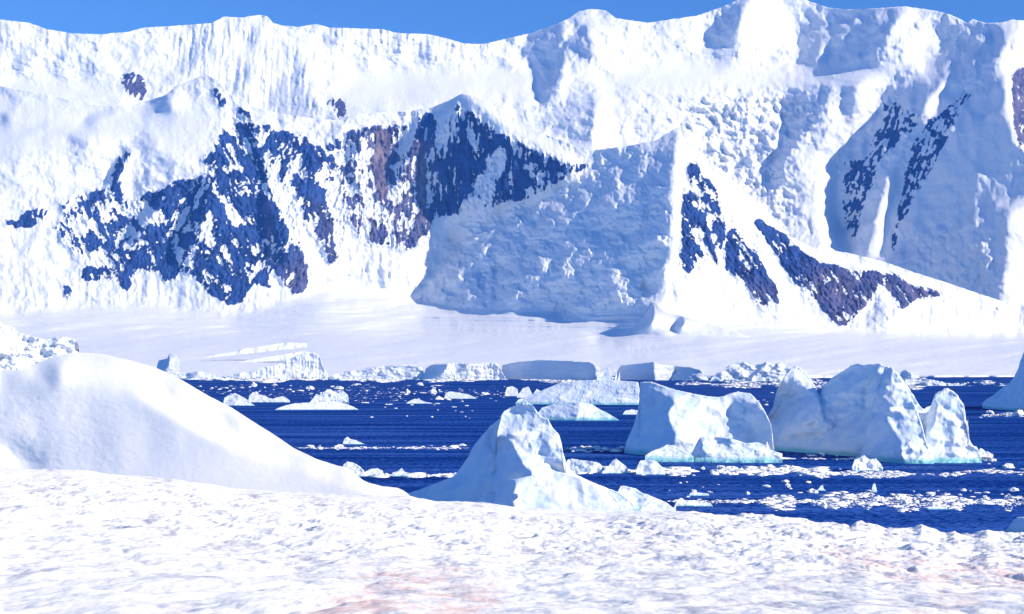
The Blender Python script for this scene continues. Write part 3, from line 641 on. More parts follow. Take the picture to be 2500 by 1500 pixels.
ice_body('teal_foot', [(1686, 1112), (1692, 1100), (1704, 1075), (1711, 1067), (1725, 1068), (1750, 1066), (1790, 1072), (1820, 1082), (1850, 1080), (1872, 1076), (1868, 1088), (1880, 1098), (1910, 1108)],
    [(1686, 1117), (1780, 1119), (1910, 1114)], MAT_ICE, parent=berg, origin=org, seed=15, yb=206, rough=1., puff=.6, shades=[[(1688, 1112), (1705, 1074), (1714, 1080), (1716, 1098), (1730, 1112)], [(1745, 1070), (1790, 1074), (1780, 1082), (1750, 1080)]], step=1.5, du=1.1, nr=36)
ice_body('snow_apron', [(1575, 1112), (1590, 1102), (1612, 1094), (1628, 1086), (1645, 1088), (1660, 1096), (1680, 1106), (1694, 1116)], [(1575, 1114), (1694, 1118)], MAT_ICE, parent=berg, origin=org, seed=17, yb=207, rough=.8, puff=.9, step=1.5, du=1.1, nr=30)

ice_body('ice_prow', [(2098, 1124), (2112, 1070), (2126, 1010), (2136, 962), (2150, 925), (2164, 905), (2177, 897), (2188, 908), (2204, 932), (2220, 962), (2238, 1000), (2252, 1040), (2262, 1080), (2280, 1124)], [(2098, 1124), (2280, 1128)], MAT_ICE, parent=berg, origin=org, seed=91, yb=208, rough=1.3, puff=.35, jag=4.5, warp=7, nr=80,
    shades=[[(2090, 1130), (2130, 960), (2176, 895), (2172, 940), (2150, 965), (2172, 1000), (2168, 1040), (2196, 1075), (2202, 1130)]], halves=[[(2186, 1012), (2202, 1010), (2224, 1060), (2230, 1110), (2214, 1112), (2206, 1075)]], lits=[[(2138, 962), (2172, 942), (2178, 985), (2150, 975)]])
ice_body('ice_spire', [(2190, 1126), (2206, 1080), (2222, 1040), (2240, 1016), (2254, 1010), (2266, 1006), (2276, 985), (2284, 966), (2298, 955), (2312, 947), (2326, 956), (2338, 966), (2352, 990), (2361, 1018), (2358, 1042), (2364, 1068), (2374, 1088), (2386, 1096), (2397, 1122)], [(2190, 1126), (2397, 1122)], MAT_ICE, parent=berg, origin=org, seed=93, yb=207, rough=1.5, puff=.4, jag=4.5, warp=6, nr=70,
    shades=[[(2246, 1070), (2262, 1010), (2280, 970), (2290, 1000), (2276, 1040), (2262, 1090)]], halves=[[(2292, 985), (2318, 972), (2322, 1005), (2296, 1000)], [(2300, 1040), (2330, 1030), (2340, 1070), (2310, 1080)]])

# ---- the small pointed iceberg behind the shore
ctop = [(990, 1232), (998, 1204), (1026, 1195), (1075, 1176), (1110, 1162), (1128, 1137), (1145, 1113), (1152, 1096), (1160, 1084), (1180, 1060), (1198, 1039), (1216, 1026), (1222, 1021), (1226, 1009), (1240, 999), (1264, 988), (1285, 983), (1299, 988),
        (1310, 1004), (1320, 1018), (1338, 1023), (1349, 1046), (1363, 1058), (1369, 1076), (1373, 1100), (1378, 1116), (1383, 1134), (1398, 1154), (1433, 1172), (1478, 1190), (1505, 1200), (1540, 1222), (1552, 1240)]
ice_body('iceberg', ctop, [(990, 1262), (1552, 1264)], MAT_ICE, yb=134, seed=23, rough=.8, puff=.4, jag=2., nr=110, du=1.8, step=2.2, warp=3,
    shades=[[(985, 1240), (998, 1200), (1110, 1158), (1150, 1092), (1180, 1056), (1190, 1078), (1210, 1115), (1240, 1162), (1250, 1170), (1232, 1188), (1250, 1214), (1200, 1228), (1050, 1235)],
            [(1196, 1085), (1200, 1045), (1222, 1020), (1228, 1035), (1206, 1062), (1232, 1070), (1258, 1090), (1270, 1112), (1278, 1142), (1302, 1150), (1300, 1160), (1250, 1164)]],
    halves=[[(1316, 1058), (1328, 1062), (1336, 1100), (1340, 1130), (1326, 1110)], [(1300, 1060), (1316, 1075), (1330, 1120), (1318, 1110)], [(1150, 1100), (1185, 1085), (1215, 1130), (1160, 1140)], [(1410, 1175), (1424, 1185), (1422, 1225), (1412, 1210)]],
    lits=[ribbon([(1184, 1078), (1205, 1110), (1240, 1162)], 7, 4), [(1240, 1000), (1290, 985), (1320, 1030), (1340, 1060), (1290, 1080), (1240, 1040)], [(1280, 1190), (1380, 1160), (1480, 1200), (1480, 1240), (1280, 1240)], [(1270, 1075), (1315, 1075), (1325, 1130), (1300, 1145), (1280, 1120)]],
    extra=lambda M: 2.2 * ridged(M.U / 7 + M.V / 30, M.V / 26, 3, 78) * sstep(1075, 1045, M.V) * sstep(1215, 1240, M.U) + 2.5 * fbm(M.U / 6, M.V / 6, 3, 79) * M.poly([(1130, 1225), (1200, 1170), (1250, 1165), (1290, 1200), (1250, 1240)], 3, 3))
o = bpy.data.objects['iceberg.001']; tag(o, 'small pointed white iceberg standing just behind the snowy shore', 'iceberg')
cb = o; co_ = np.array(cb.location)
ice_body('ice_knob', [(1200, 1160), (1208, 1110), (1213, 1060), (1220, 1030), (1226, 1008), (1240, 998), (1264, 988), (1285, 983), (1300, 988), (1310, 1004), (1322, 1018), (1338, 1023), (1350, 1046), (1364, 1060), (1370, 1078), (1374, 1100), (1381, 1120), (1378, 1160)], [(1200, 1240), (1378, 1240)], MAT_ICE, parent=cb, origin=co_, yb=129.5, seed=24, sink=False, rough=1.3, puff=.3, jag=3., nr=90, du=1.3, step=1.8, warp=4,
    shades=[[(1190, 1180), (1212, 1070), (1238, 1072), (1260, 1096), (1274, 1136), (1300, 1150), (1296, 1180)]], halves=[[(1316, 1058), (1328, 1062), (1338, 1100), (1342, 1135), (1326, 1115)], [(1230, 1020), (1250, 1050), (1240, 1070), (1222, 1050)]], lits=[[(1345, 1060), (1368, 1080), (1372, 1130), (1350, 1120)], [(1275, 1075), (1312, 1070), (1322, 1125), (1300, 1140)]])
ice_body('ice_lobe', [(1150, 1240), (1180, 1212), (1215, 1188), (1245, 1172), (1275, 1166), (1310, 1158), (1350, 1150), (1385, 1156), (1420, 1170), (1455, 1184), (1490, 1200), (1520, 1240)], [(1150, 1262), (1520, 1262)], MAT_ICE, parent=cb, origin=co_, yb=126.5, seed=25, rough=.35, puff=.6, jag=1., nr=60, step=2, warp=4,
    shades=[[(1140, 1245), (1180, 1208), (1245, 1170), (1262, 1180), (1250, 1215), (1258, 1262), (1140, 1262)]], halves=[[(1405, 1172), (1420, 1180), (1428, 1230), (1412, 1225)]])
def single(name, label, cat, top, base, group=None, **kw):
    o = ice_body(name, top, base, kw.pop('mat', MAT_ICE), **kw); tag(o, label, cat, group); return o
single('ice_boulder', 'rounded ice boulder resting on the slope of the small pointed iceberg', 'ice block', [(1302, 1166), (1304, 1145), (1315, 1134), (1332, 1130), (1342, 1136), (1347, 1150), (1352, 1166)], [(1302, 1170), (1352, 1170)], sink=False, yb=123.5, seed=31, under=4, step=1., du=.9, nr=30, puff=.95, back=.6, B0=.6, jag=.3, rough=.5)
single('ice_slab', 'tilted turquoise ice slab with raised corner right of the pointed iceberg', 'ice slab', [(1488, 1240), (1496, 1208), (1508, 1200), (1515, 1187), (1522, 1186), (1552, 1193), (1568, 1204), (1580, 1207), (1600, 1216), (1616, 1222), (1640, 1244)], [(1488, 1252), (1640, 1252)], yb=136, seed=33, step=1.5, du=1., nr=40, rough=1.1, halves=[[(1490, 1215), (1515, 1210), (1530, 1240), (1500, 1245)], [(1540, 1205), (1580, 1215), (1570, 1235)]])
single('ice_slab', 'low turquoise ice ledge pointing right at the shore edge', 'ice slab', [(1560, 1246), (1575, 1232), (1600, 1226), (1625, 1226), (1650, 1230), (1644, 1240), (1651, 1247)], [(1560, 1253), (1651, 1252)], yb=130, seed=35, step=1.2, du=1., nr=24)

# ---- other bergs
single('iceberg', 'long low tabular iceberg with flat pale blue top behind the pointed iceberg', 'iceberg', [(1255, 988), (1265, 976), (1302, 962), (1340, 946), (1362, 937), (1406, 930), (1450, 928), (1500, 929), (1550, 932), (1558, 934), (1563, 960), (1572, 987)],
    [(1255, 989), (1572, 988)], yb=475, seed=41, rough=.6, puff=.5, halves=[[(1255, 990), (1300, 960), (1360, 936), (1400, 930), (1555, 932), (1552, 962), (1450, 966), (1370, 970), (1300, 982)]], lits=[[(1320, 980), (1400, 970), (1560, 966), (1575, 990), (1300, 990)]], step=1.5, du=1.1, nr=50,
    extra=lambda M: 1.2 * fbm(M.U / 4, M.V / 3, 3, 80))
single('ice_boulder', 'round white ice boulder standing above the tabular iceberg', 'ice block', [(1455, 934), (1458, 918), (1470, 903), (1485, 897), (1502, 898), (1512, 906), (1514, 918), (1508, 930), (1500, 936)], [(1436, 940), (1520, 940)], yb=500, seed=43, step=1., du=1., nr=26, under=12, puff=.7)
single('iceberg', 'small humped floating iceberg half in blue shade below the tabular one', 'iceberg', [(1312, 1010), (1322, 996), (1350, 987), (1387, 982), (1420, 983), (1445, 987), (1459, 997), (1485, 1010), (1510, 1025)], [(1312, 1020), (1350, 1027), (1510, 1027)], yb=351, seed=45, rough=.8, puff=.7, step=1.4, du=1., nr=36,
    halves=[[(1312, 1012), (1350, 985), (1410, 985), (1420, 1000), (1405, 1030), (1330, 1030)]], lits=[[(1415, 1000), (1450, 992), (1505, 1028), (1405, 1028)]])
single('iceberg', 'dark blue shaded iceberg cut off by the right edge of the view', 'iceberg', [(2396, 1006), (2398, 985), (2410, 974), (2426, 965), (2448, 946), (2469, 931), (2480, 912), (2486, 900), (2490, 884), (2500, 858), (2530, 830), (2580, 850), (2640, 920), (2680, 1004)], [(2396, 1005), (2680, 1005)], yb=412, seed=47, rough=.4, puff=.5,
    shades=[[(2380, 1020), (2380, 960), (2480, 850), (2540, 800), (2545, 1020)]], nr=60, jag=1.8, back=1.2)
single('iceberg', 'small shaded iceberg at the right edge just above the shore snow', 'iceberg', [(2440, 1302), (2462, 1290), (2472, 1272), (2484, 1263), (2500, 1262), (2530, 1258), (2560, 1280), (2575, 1302)], [(2440, 1312), (2575, 1312)], yb=118, seed=49, rough=.5, shades=[[(2430, 1320), (2470, 1274), (2505, 1278), (2510, 1320)]], step=1.4, nr=30)

# ---- floes at the left
single('ice_floe', 'wedge shaped white floe nearest the big snow mound', 'ice floe', [(545, 990), (547, 972), (560, 964), (574, 960), (584, 965), (593, 970), (606, 978), (618, 988), (622, 990)], [(545, 991), (622, 991)], yb=464, seed=51, step=1., du=.9, nr=24, mat=MAT_FLOE, halves=[[(545, 985), (565, 975), (575, 985), (560, 992)]])
single('ice_floe', 'jagged ridged floe between the wedge floe and the flat slab', 'ice floe', [(606, 978), (609, 964), (618, 957), (626, 963), (647, 966), (655, 972), (666, 974), (680, 969), (690, 968), (702, 974), (708, 979)], [(606, 981), (708, 981)], yb=500, seed=53, step=1., du=.9, nr=24, mat=MAT_FLOE)
single('ice_floe', 'flat white ice slab with teal edge carrying a jagged heap', 'ice floe', [(672, 1000), (680, 996), (700, 989), (720, 985), (790, 981), (820, 980), (840, 986), (862, 993), (876, 1001)], [(672, 1000), (710, 1001), (740, 1001), (840, 1002), (876, 1001)], yb=425, seed=55, step=1., du=.9, nr=22, mat=MAT_FLOE, puff=.9, B0=.6)
single('ice_block', 'jagged heap of ice sitting on the flat slab', 'ice block', [(755, 984), (764, 972), (772, 962), (780, 966), (790, 958), (798, 951), (808, 950), (816, 957), (826, 960), (834, 952), (842, 958), (850, 966), (852, 984)], [(755, 984), (852, 984)], yb=437, seed=57, step=1., du=.9, nr=26, mat=MAT_FLOE, rough=2.2, jag=3, under=6)
single('ice_floe', 'long low white floe alone in dark water left of the tabular iceberg', 'ice floe', [(1084, 972), (1088, 960), (1098, 956), (1120, 959), (1145, 964), (1160, 971), (1166, 974)], [(1084, 974), (1166, 974)], yb=548, seed=59, step=1., du=.9, nr=20, mat=MAT_FLOE)
single('ice_block', 'upright white ice block left of the tabular iceberg', 'ice block', [(1232, 965), (1237, 946), (1250, 943), (1263, 950), (1270, 962), (1266, 968)], [(1232, 968), (1270, 968)], yb=585, seed=61, step=1., du=.9, nr=20, mat=MAT_FLOE)
single('ice_block', 'low white ice block touching the left end of the tabular iceberg', 'ice block', [(1262, 968), (1276, 948), (1290, 944), (1310, 950), (1322, 956), (1300, 964)], [(1262, 970), (1322, 968)], yb=560, seed=62, step=1., du=.9, nr=20, mat=MAT_FLOE)
single('ice_floe', 'domed floe with long tail in the dark water', 'ice floe', [(992, 984), (1000, 979), (1012, 974), (1022, 975), (1036, 981), (1056, 985)], [(992, 986), (1056, 986)], yb=485, seed=63, step=1., du=.9, nr=16, mat=MAT_FLOE)
single('ice_floe', 'crested white floe alone in open water left of the pointed iceberg', 'ice floe', [(836, 1086), (840, 1072), (848, 1066), (856, 1073), (868, 1075), (878, 1080), (891, 1085)], [(836, 1086), (891, 1087)], yb=250, seed=65, step=1., du=.8, nr=20, mat=MAT_FLOE)
single('ice_floe', 'rounded white floe just left of the tall sail of the big iceberg', 'ice floe', [(1520, 1012), (1526, 1003), (1542, 1000), (1562, 1003), (1566, 1012)], [(1520, 1013), (1566, 1013)], yb=387, seed=67, step=1., du=.9, nr=16, mat=MAT_FLOE)
single('ice_block', 'largest rough ice block at the left tip of the left brash band', 'ice block', [(834, 1152), (838, 1134), (848, 1127), (862, 1130), (876, 1138), (888, 1148), (893, 1160)], [(834, 1164), (893, 1165)], yb=181, seed=69, step=1., du=.8, nr=24, mat=MAT_FLOE, rough=1.6, jag=2)
single('ice_block', 'second rough ice block in the left brash band', 'ice block', [(886, 1166), (892, 1152), (904, 1145), (922, 1144), (934, 1150), (938, 1166)], [(886, 1166), (938, 1167)], yb=182, seed=70, step=1., du=.8, nr=24, mat=MAT_FLOE, rough=1.6, jag=2)
single('ice_block', 'peaked ice block in the middle of the left brash band', 'ice block', [(948, 1166), (958, 1155), (972, 1150), (980, 1143), (988, 1152), (1004, 1158), (1012, 1167)], [(948, 1167), (1012, 1168)], yb=181, seed=71, step=1., du=.8, nr=22, mat=MAT_FLOE, rough=1.8, jag=2)
single('ice_block', 'large rounded ice block at the right of the brash band by the sail', 'ice block', [(1552, 1158), (1556, 1138), (1562, 1125), (1585, 1123), (1602, 1127), (1614, 1138), (1622, 1152), (1624, 1160)], [(1552, 1162), (1624, 1162)], yb=184, seed=72, step=1., du=.9, nr=26, mat=MAT_FLOE, halves=[[(1570, 1135), (1590, 1130), (1590, 1155), (1570, 1158)]])
single('ice_block', 'peaked ice block in the thick brash band right of the pointed iceberg', 'ice block', [(1470, 1152), (1484, 1140), (1496, 1124), (1504, 1120), (1514, 1128), (1528, 1138), (1536, 1156)], [(1470, 1160), (1536, 1160)], yb=186, seed=73, step=1., du=.9, nr=24, mat=MAT_FLOE, rough=1.5)
single('ice_block', 'wide shaded ice heap against the right flank of the pointed iceberg', 'ice block', [(1376, 1140), (1384, 1124), (1395, 1120), (1420, 1124), (1445, 1127), (1462, 1130), (1482, 1150)], [(1376, 1156), (1482, 1156)], yb=188, seed=74, step=1., du=.9, nr=24, mat=MAT_FLOE, rough=1.8, jag=2, halves=[[(1390, 1130), (1450, 1132), (1440, 1156), (1395, 1156)]])
single('ice_block', 'cluster of upright white ice knobs in front of the big iceberg', 'ice block', [(2080, 1140), (2086, 1122), (2096, 1118), (2104, 1114), (2110, 1112), (2118, 1120), (2128, 1122), (2138, 1120), (2148, 1130), (2156, 1142)], [(2080, 1152), (2156, 1152)], yb=190, seed=75, step=1., du=.8, nr=28, mat=MAT_FLOE, rough=2.4, jag=3)
single('ice_floe', 'white turreted floe near the shore right of the ice slabs', 'ice floe', [(1645, 1236), (1655, 1220), (1664, 1216), (1672, 1222), (1690, 1222), (1715, 1224), (1736, 1230), (1740, 1236)], [(1645, 1237), (1740, 1238)], yb=144, seed=76, step=1., du=.8, nr=20, mat=MAT_FLOE, rough=1.6)
single('ice_floe', 'scalloped white floe behind the turreted floe', 'ice floe', [(1680, 1212), (1686, 1203), (1700, 1202), (1716, 1204), (1730, 1206), (1732, 1213)], [(1680, 1214), (1732, 1214)], yb=155, seed=78, step=1., du=.8, nr=16, mat=MAT_FLOE, rough=1.6, jag=2)
single('ice_block', 'thin upright ice spike rising from the brash in the right', 'ice block', [(2124, 1205), (2128, 1196), (2131, 1182), (2136, 1180), (2139, 1190), (2142, 1206)], [(2124, 1206), (2142, 1206)], yb=159, seed=79, step=.8, du=.6, nr=22, mat=MAT_FLOE)
single('ice_block', 'leaning fin of ice standing left of the thin spike', 'ice block', [(1990, 1200), (1998, 1194), (2004, 1186), (2009, 1184), (2011, 1194), (2020, 1201)], [(1990, 1202), (2020, 1202)], yb=161, seed=81, step=.8, du=.6, nr=18, mat=MAT_FLOE)
single('ice_floe', 'flat white floe lying in front of the right brash field', 'ice floe', [(2264, 1244), (2272, 1238), (2295, 1236), (2312, 1240), (2316, 1246)], [(2264, 1246), (2316, 1247)], yb=141, seed=83, step=.8, du=.7, nr=14, mat=MAT_FLOE, B0=.6)

# ---- glacier front: ice cliffs along the far shore
def cliff(label, top, base=926, y=1120, seed=100, **kw):
    kw.setdefault('rough', 1.2); kw.setdefault('jag', 1.6); kw.setdefault('back', 2.); kw.setdefault('lean0', .25); kw.setdefault('nr', 40)
    o = ice_body('ice_cliff', top, [(top[0][0], base), (top[-1][0], base)], MAT_FAR_ICE, yb=y, seed=seed, step=1.5, du=1.2, puff=.3, under=4., **kw)
    tag(o, label, 'ice cliff')
flt = lambda s: (lambda M: 2.4 * ridged(M.U / 8 + .3 * M.wx, M.V / 60, 3, s))
cliff('sunlit fluted white ice cliff on the left part of the glacier front', [(560, 926), (575, 912), (622, 905), (640, 896), (668, 893), (700, 880), (718, 872), (740, 864), (765, 862), (782, 872), (790, 900), (802, 916), (812, 926)], seed=101, extra=flt(301), shades=[[(655, 888), (672, 878), (668, 890)], [(684, 882), (692, 876), (694, 884)], [(570, 912), (580, 902), (584, 912)]])
cliff('sunlit white ice cliff with blue shaded left notch at the centre of the glacier front', [(1030, 926), (1040, 900), (1052, 892), (1060, 890), (1090, 889), (1100, 886), (1150, 888), (1200, 886), (1215, 888), (1228, 912), (1236, 926)], seed=103, extra=flt(303), y=1080, shades=[[(1032, 930), (1046, 895), (1058, 888), (1092, 888), (1088, 905), (1070, 925)], [(1112, 894), (1140, 890), (1138, 902), (1116, 906)]], halves=[[(1190, 905), (1222, 900), (1235, 926), (1200, 924)]])
cliff('long smooth blue shaded ice cliff in the centre of the glacier front', [(1222, 932), (1226, 892), (1262, 884), (1320, 879), (1400, 882), (1440, 885), (1460, 894), (1470, 915), (1475, 932)], base=932, seed=105, y=1060, rough=.7, jag=2., shades=[[(1200, 940), (1215, 880), (1445, 870), (1462, 940)]])
cliff('blue shaded ice wall right of the round boulder with bright right end', [(1500, 930), (1508, 905), (1515, 893), (1560, 888), (1596, 884), (1612, 890), (1638, 893), (1646, 896), (1650, 930)], base=930, seed=107, y=1050, rough=.5, shades=[[(1495, 935), (1505, 885), (1596, 880), (1598, 935)]], lits=[[(1602, 890), (1645, 892), (1645, 932), (1602, 932)]])
cliff('low blue shaded ice wall with white lumps under the right glacier slope', [(1640, 930), (1645, 894), (1680, 896), (1708, 902), (1722, 916), (1730, 930)], base=930, seed=109, y=1040, shades=[[(1640, 915), (1640, 890), (1690, 892), (1722, 906), (1700, 915), (1670, 922)]])
cliff('tumbled white seracs with blue cracks above the saddle of the big iceberg', [(1730, 932), (1745, 915), (1765, 905), (1780, 892), (1800, 885), (1822, 884), (1836, 895), (1850, 890), (1870, 885), (1890, 890), (1905, 884), (1925, 896), (1940, 915), (1950, 932)], base=932, seed=111, y=1000, rough=2.2, jag=4, shades=[ribbon([(1825, 930), (1845, 910), (1868, 886)], 9, 5), ribbon([(1795, 925), (1800, 912)], 10, 8), ribbon([(1755, 925), (1760, 915)], 12, 8), ribbon([(1880, 905), (1900, 890)], 5, 8)])
cliff('broken white glacier edge behind the right end of the big iceberg', [(2180, 930), (2196, 912), (2206, 904), (2222, 905), (2230, 918), (2260, 925), (2290, 930), (2320, 938), (2360, 942), (2400, 944), (2440, 942), (2480, 938), (2560, 936)], base=952, seed=113, y=820, rough=2., jag=4, shades=[[(2198, 908), (2212, 905), (2224, 916), (2210, 922)], [(2232, 944), (2260, 940), (2264, 956), (2234, 958)], [(2340, 948), (2385, 945), (2380, 952), (2345, 956)]])
cliff('low ragged white ice edge at the left end of the glacier front', [(380, 926), (388, 916), (400, 905), (410, 894), (424, 896), (436, 910), (450, 912), (470, 908), (490, 906), (510, 914), (540, 916), (570, 926)], seed=115, y=1130, shades=[[(386, 905), (408, 892), (410, 900), (390, 912)], [(452, 912), (482, 914), (480, 922), (454, 922)]], jag=3)
cliff('ragged low ice ledge between the left and centre ice cliffs', [(800, 928), (812, 914), (830, 910), (860, 905), (900, 898), (950, 892), (1000, 892), (1030, 896), (1040, 928)], base=930, seed=117, y=1100, jag=5, rough=1.8, halves=[[(840, 918), (900, 900), (1030, 894), (1020, 908), (900, 915)]])
o = ice_body('ice_cliff', [(-60, 770), (0, 787), (25, 796), (45, 812), (80, 822), (110, 830), (135, 824), (160, 822), (180, 828), (192, 842), (194, 862), (198, 900)], [(-60, 930), (198, 930)], MAT_FAR_ICE, yb=520, seed=119, rough=3., jag=4, puff=.3, back=1., lean0=.6, noisy=.25, step=2, B0=.85,
    extra=lambda M: 6 * billow(M.U / 16, M.V / 14, 3, 305)); tag(o, 'crumbled sunlit white ice cliff above the left snow mound', 'ice cliff')

o = ice_body('snow_ridge', [(1400, 856), (1440, 842), (1490, 826), (1540, 802), (1575, 770), (1592, 740), (1600, 737), (1608, 748), (1628, 764), (1660, 770), (1720, 786), (1790, 808), (1860, 836), (1910, 860)], [(1400, 868), (1910, 872)], MAT_MTN, yb=2300, seed=121, sink=False, rough=.25, jag=.8, step=2, back=3., lean0=1.6, B0=.47, noisy=.1, puff=.6,
    shades=[[(1470, 836), (1530, 803), (1575, 768), (1592, 738), (1598, 772), (1590, 796), (1545, 815), (1500, 836)], [(1640, 800), (1665, 772), (1672, 790), (1655, 815)]], halves=[[(1500, 846), (1560, 815), (1640, 810), (1600, 835), (1520, 858)]])
tag(o, 'low snow ridge running down onto the glacier below the spur', 'snow ridge', kind='structure')

for i, (lab, tp_, dy) in enumerate([('long low crevassed ice step on the left of the glacier', [(500, 872), (540, 863), (600, 851), (660, 841), (700, 836), (750, 838)], 9),
        ('shorter ice step below the long crevassed one on the glacier', [(560, 888), (620, 876), (700, 864), (742, 857), (762, 862)], 9)]):
    o = ice_body('ice_step', tp_, [(tp_[0][0], tp_[0][1] + 2), (tp_[-1][0], tp_[-1][1] + dy)], MAT_MTN, yb=1700 - 60 * i, seed=130 + i, sink=False, rough=1.2, jag=1.2, step=1.5, du=1.3, nr=14, under=0., lean0=1.2, B0=.6)
    tag(o, lab, 'ice step', kind='structure')
o = ice_body('ice_block', [(383, 893), (388, 880), (408, 876), (412, 866), (420, 863), (430, 868), (436, 880), (440, 894)], [(383, 896), (440, 897)], MAT_FAR_ICE, yb=1150, seed=140, sink=False, step=1.2, du=1, nr=26, rough=.6, shades=[[(380, 900), (384, 876), (412, 870), (414, 890), (410, 900)]])
tag(o, 'small block with dark blue left face on the glacier above the snow mound', 'ice block')

# ---- snow mound at the left
mtop = [(-60, 905), (0, 903), (53, 903), (72, 896), (88, 888), (133, 871), (168, 863), (205, 862), (245, 864), (315, 880), (378, 897), (445, 929), (508, 966), (568, 997), (631, 1038), (673, 1064), (718, 1095), (771, 1120), (823, 1137), (850, 1143),
        (865, 1155), (885, 1172), (900, 1179), (935, 1188), (970, 1191), (985, 1198), (998, 1207), (1010, 1230)]
crease = [(-60, 968), (0, 969), (105, 962), (210, 960), (298, 962), (350, 976), (420, 1018), (508, 1067), (578, 1102), (666, 1127), (736, 1148), (841, 1188), (900, 1206), (1010, 1232)]
M = Map(-90, 1040, 830, 1300, 3.); U, V = M.U, M.V
below = sstep(-3, 5, V - np.interp(U, *zip(*crease)))
B = .60 + .05 * fbm(U / 60, V / 40, 3, 400)
B = B * (1 - below) + (.19 + .03 * fbm(U / 60, V / 40, 3, 401)) * below
for P_, b in (([[(68, 915), (140, 885), (150, 895), (147, 938), (119, 952), (108, 930)], [(88, 888), (133, 872), (175, 862), (186, 870), (130, 884), (95, 898)], [(-60, 1030), (0, 1040), (14, 1085), (-60, 1100)]], -.1),
              ([[(0, 905), (50, 905), (110, 935), (112, 958), (0, 962)], [(540, 1000), (585, 1040), (575, 1075), (555, 1050)], [(400, 925), (430, 960), (440, 985), (405, 950)], [(818, 1140), (832, 1140), (836, 1175), (826, 1180)], [(715, 1120), (735, 1128), (740, 1140), (722, 1138)], [(185, 865), (250, 866), (320, 884), (260, 884), (190, 878)], [(-60, 1060), (60, 1050), (90, 1090), (40, 1105), (-60, 1100)]], .08),
              ([[(330, 930), (500, 1010), (700, 1125), (640, 1115), (500, 1060), (340, 968)], [(-60, 1060), (0, 1083), (30, 1106), (90, 1150), (-60, 1160)], [(840, 1150), (900, 1180), (990, 1206), (900, 1200)]], .8)):
    m = M.polys(P_, 4, 2.5); B = B * (1 - m) + b * m
t0 = -(1230 - V) * -1.0
t = relief(M, B, np.full_like(U, 1.1), (V - 1230) * 1.1, 900., 14, lean_w=.3)
t = blur(t, 3)
t += below * .8 * (1.3 * ridged(U / 40 + V / 60, V / 22 - U / 60, 4, 402) * sstep(420, 120, U) + .45 * fbm(U / 14, V / 9, 4, 403)) + (1 - below) * .5 * fbm(U / 16, V / 12, 4, 404)
lm = math.log(72) + t[(V > 1195) & (V < 1215) & (U > 800) & (U < 960)].mean() / F
uu, vv, y = sheet(M, t, lambda u: line(mtop, u) + .8 * fbm(u / 25, u * 0, 3, 406), lambda u: 0 * u + 1262, 620, 190, lm, -60, 1010)
P = back_skirt(unproject(uu, vv, y), [(1.5, .3), (5, 2.5), (14, 10), (25, 22)])
o = grid_obj('snow_hill', P, MAT_MOUND); tag(o, 'smooth white snow mound sloping down to the water', 'snow hill', kind='structure')

# ---- foreground shore
CR = [(-120, 1128), (0, 1140), (80, 1146), (160, 1147), (300, 1157), (420, 1168), (560, 1190), (700, 1200), (850, 1207), (1000, 1209), (1060, 1222), (1180, 1226), (1270, 1240), (1480, 1249), (1560, 1247), (1640, 1246), (1690, 1243), (1740, 1250), (1800, 1253), (1870, 1256), (1940, 1259), (2000, 1268),
      (2060, 1270), (2075, 1277), (2090, 1267), (2120, 1270), (2160, 1284), (2230, 1287), (2250, 1280), (2275, 1288), (2310, 1299), (2330, 1292), (2345, 1300), (2380, 1303), (2410, 1293), (2440, 1300), (2500, 1300), (2620, 1304)]
nc, nr = 1700, 620
u = np.linspace(-900, 3400, nc); tp = line(CR, u); tp = np.convolve(np.pad(tp, 12, 'edge'), np.ones(25) / 25, 'valid'); dt = line(CR, u) - tp 
k = np.linspace(0, 1, nr)[:, None] ** .8
vv = 1530 + (tp - 1530) * k; uu = np.repeat(u[None], nr, 0)
# depth: near snow at 9 m, the lip at about 52 m
q = (1530 - vv) / (1530 - tp); vv = vv + dt * sstep(.82, 1., q)
y = np.exp(np.log(8.3) + q ** 1.15 * (np.log(52) - np.log(8.3)))
P = unproject(uu, vv, y)
x_, y_ = P[..., 0], P[..., 1]
amp = np.clip(y / 26, .5, 1.25)
h = .11 * billow(x_ / 1.25 + .4 * fbm(x_ / 1.3, y_ / 1.3, 2, 511), y_ / 1.9, 3, 510) + .034 * fbm(x_ / .42, y_ / .8, 4, 512, .6) + .13 * fbm(x_ / 3.1, y_ / 5, 3, 513)
h += .016 * fbm(x_ / .16, y_ / .3, 3, 514)
edge = sstep(1., .9, q)
P[..., 2] += h * amp * np.maximum(edge, .35 + .75 * sstep(1600, 1850, uu))
pinkp = [[(840, 1380), (1000, 1370), (1180, 1390), (1240, 1450), (1180, 1500), (980, 1520), (720, 1520), (760, 1470), (880, 1440)], [(1990, 1325), (2120, 1340), (2230, 1350), (2240, 1380), (2100, 1385), (2000, 1350)], [(2080, 1350), (2240, 1350), (2520, 1370), (2520, 1440), (2300, 1435), (2100, 1410)], [(2270, 1450), (2400, 1455), (2390, 1475), (2290, 1470)], [(1880, 1410), (1950, 1420), (1930, 1432), (1890, 1428)], [(1500, 1320), (1640, 1325), (1630, 1340), (1520, 1335)], [(420, 1475), (450, 1480), (440, 1500)], [(2200, 1490), (2330, 1480), (2340, 1530), (2200, 1530)]]
Mf = Map(-920, 3420, 1090, 1540, 4.)
pk = Mf.sample(Mf.polys(pinkp, 26, 3), uu, vv)
P = back_skirt(P, [(1.2, .35), (2.5, 2.2), (4, 9), (6, 20)])
o = grid_obj('snow_shore', P, MAT_SHORE, {'pink': padtop(pk, 4)}); tag(o, 'rough old snow of the shore stained pink in places', 'snow', kind='structure')

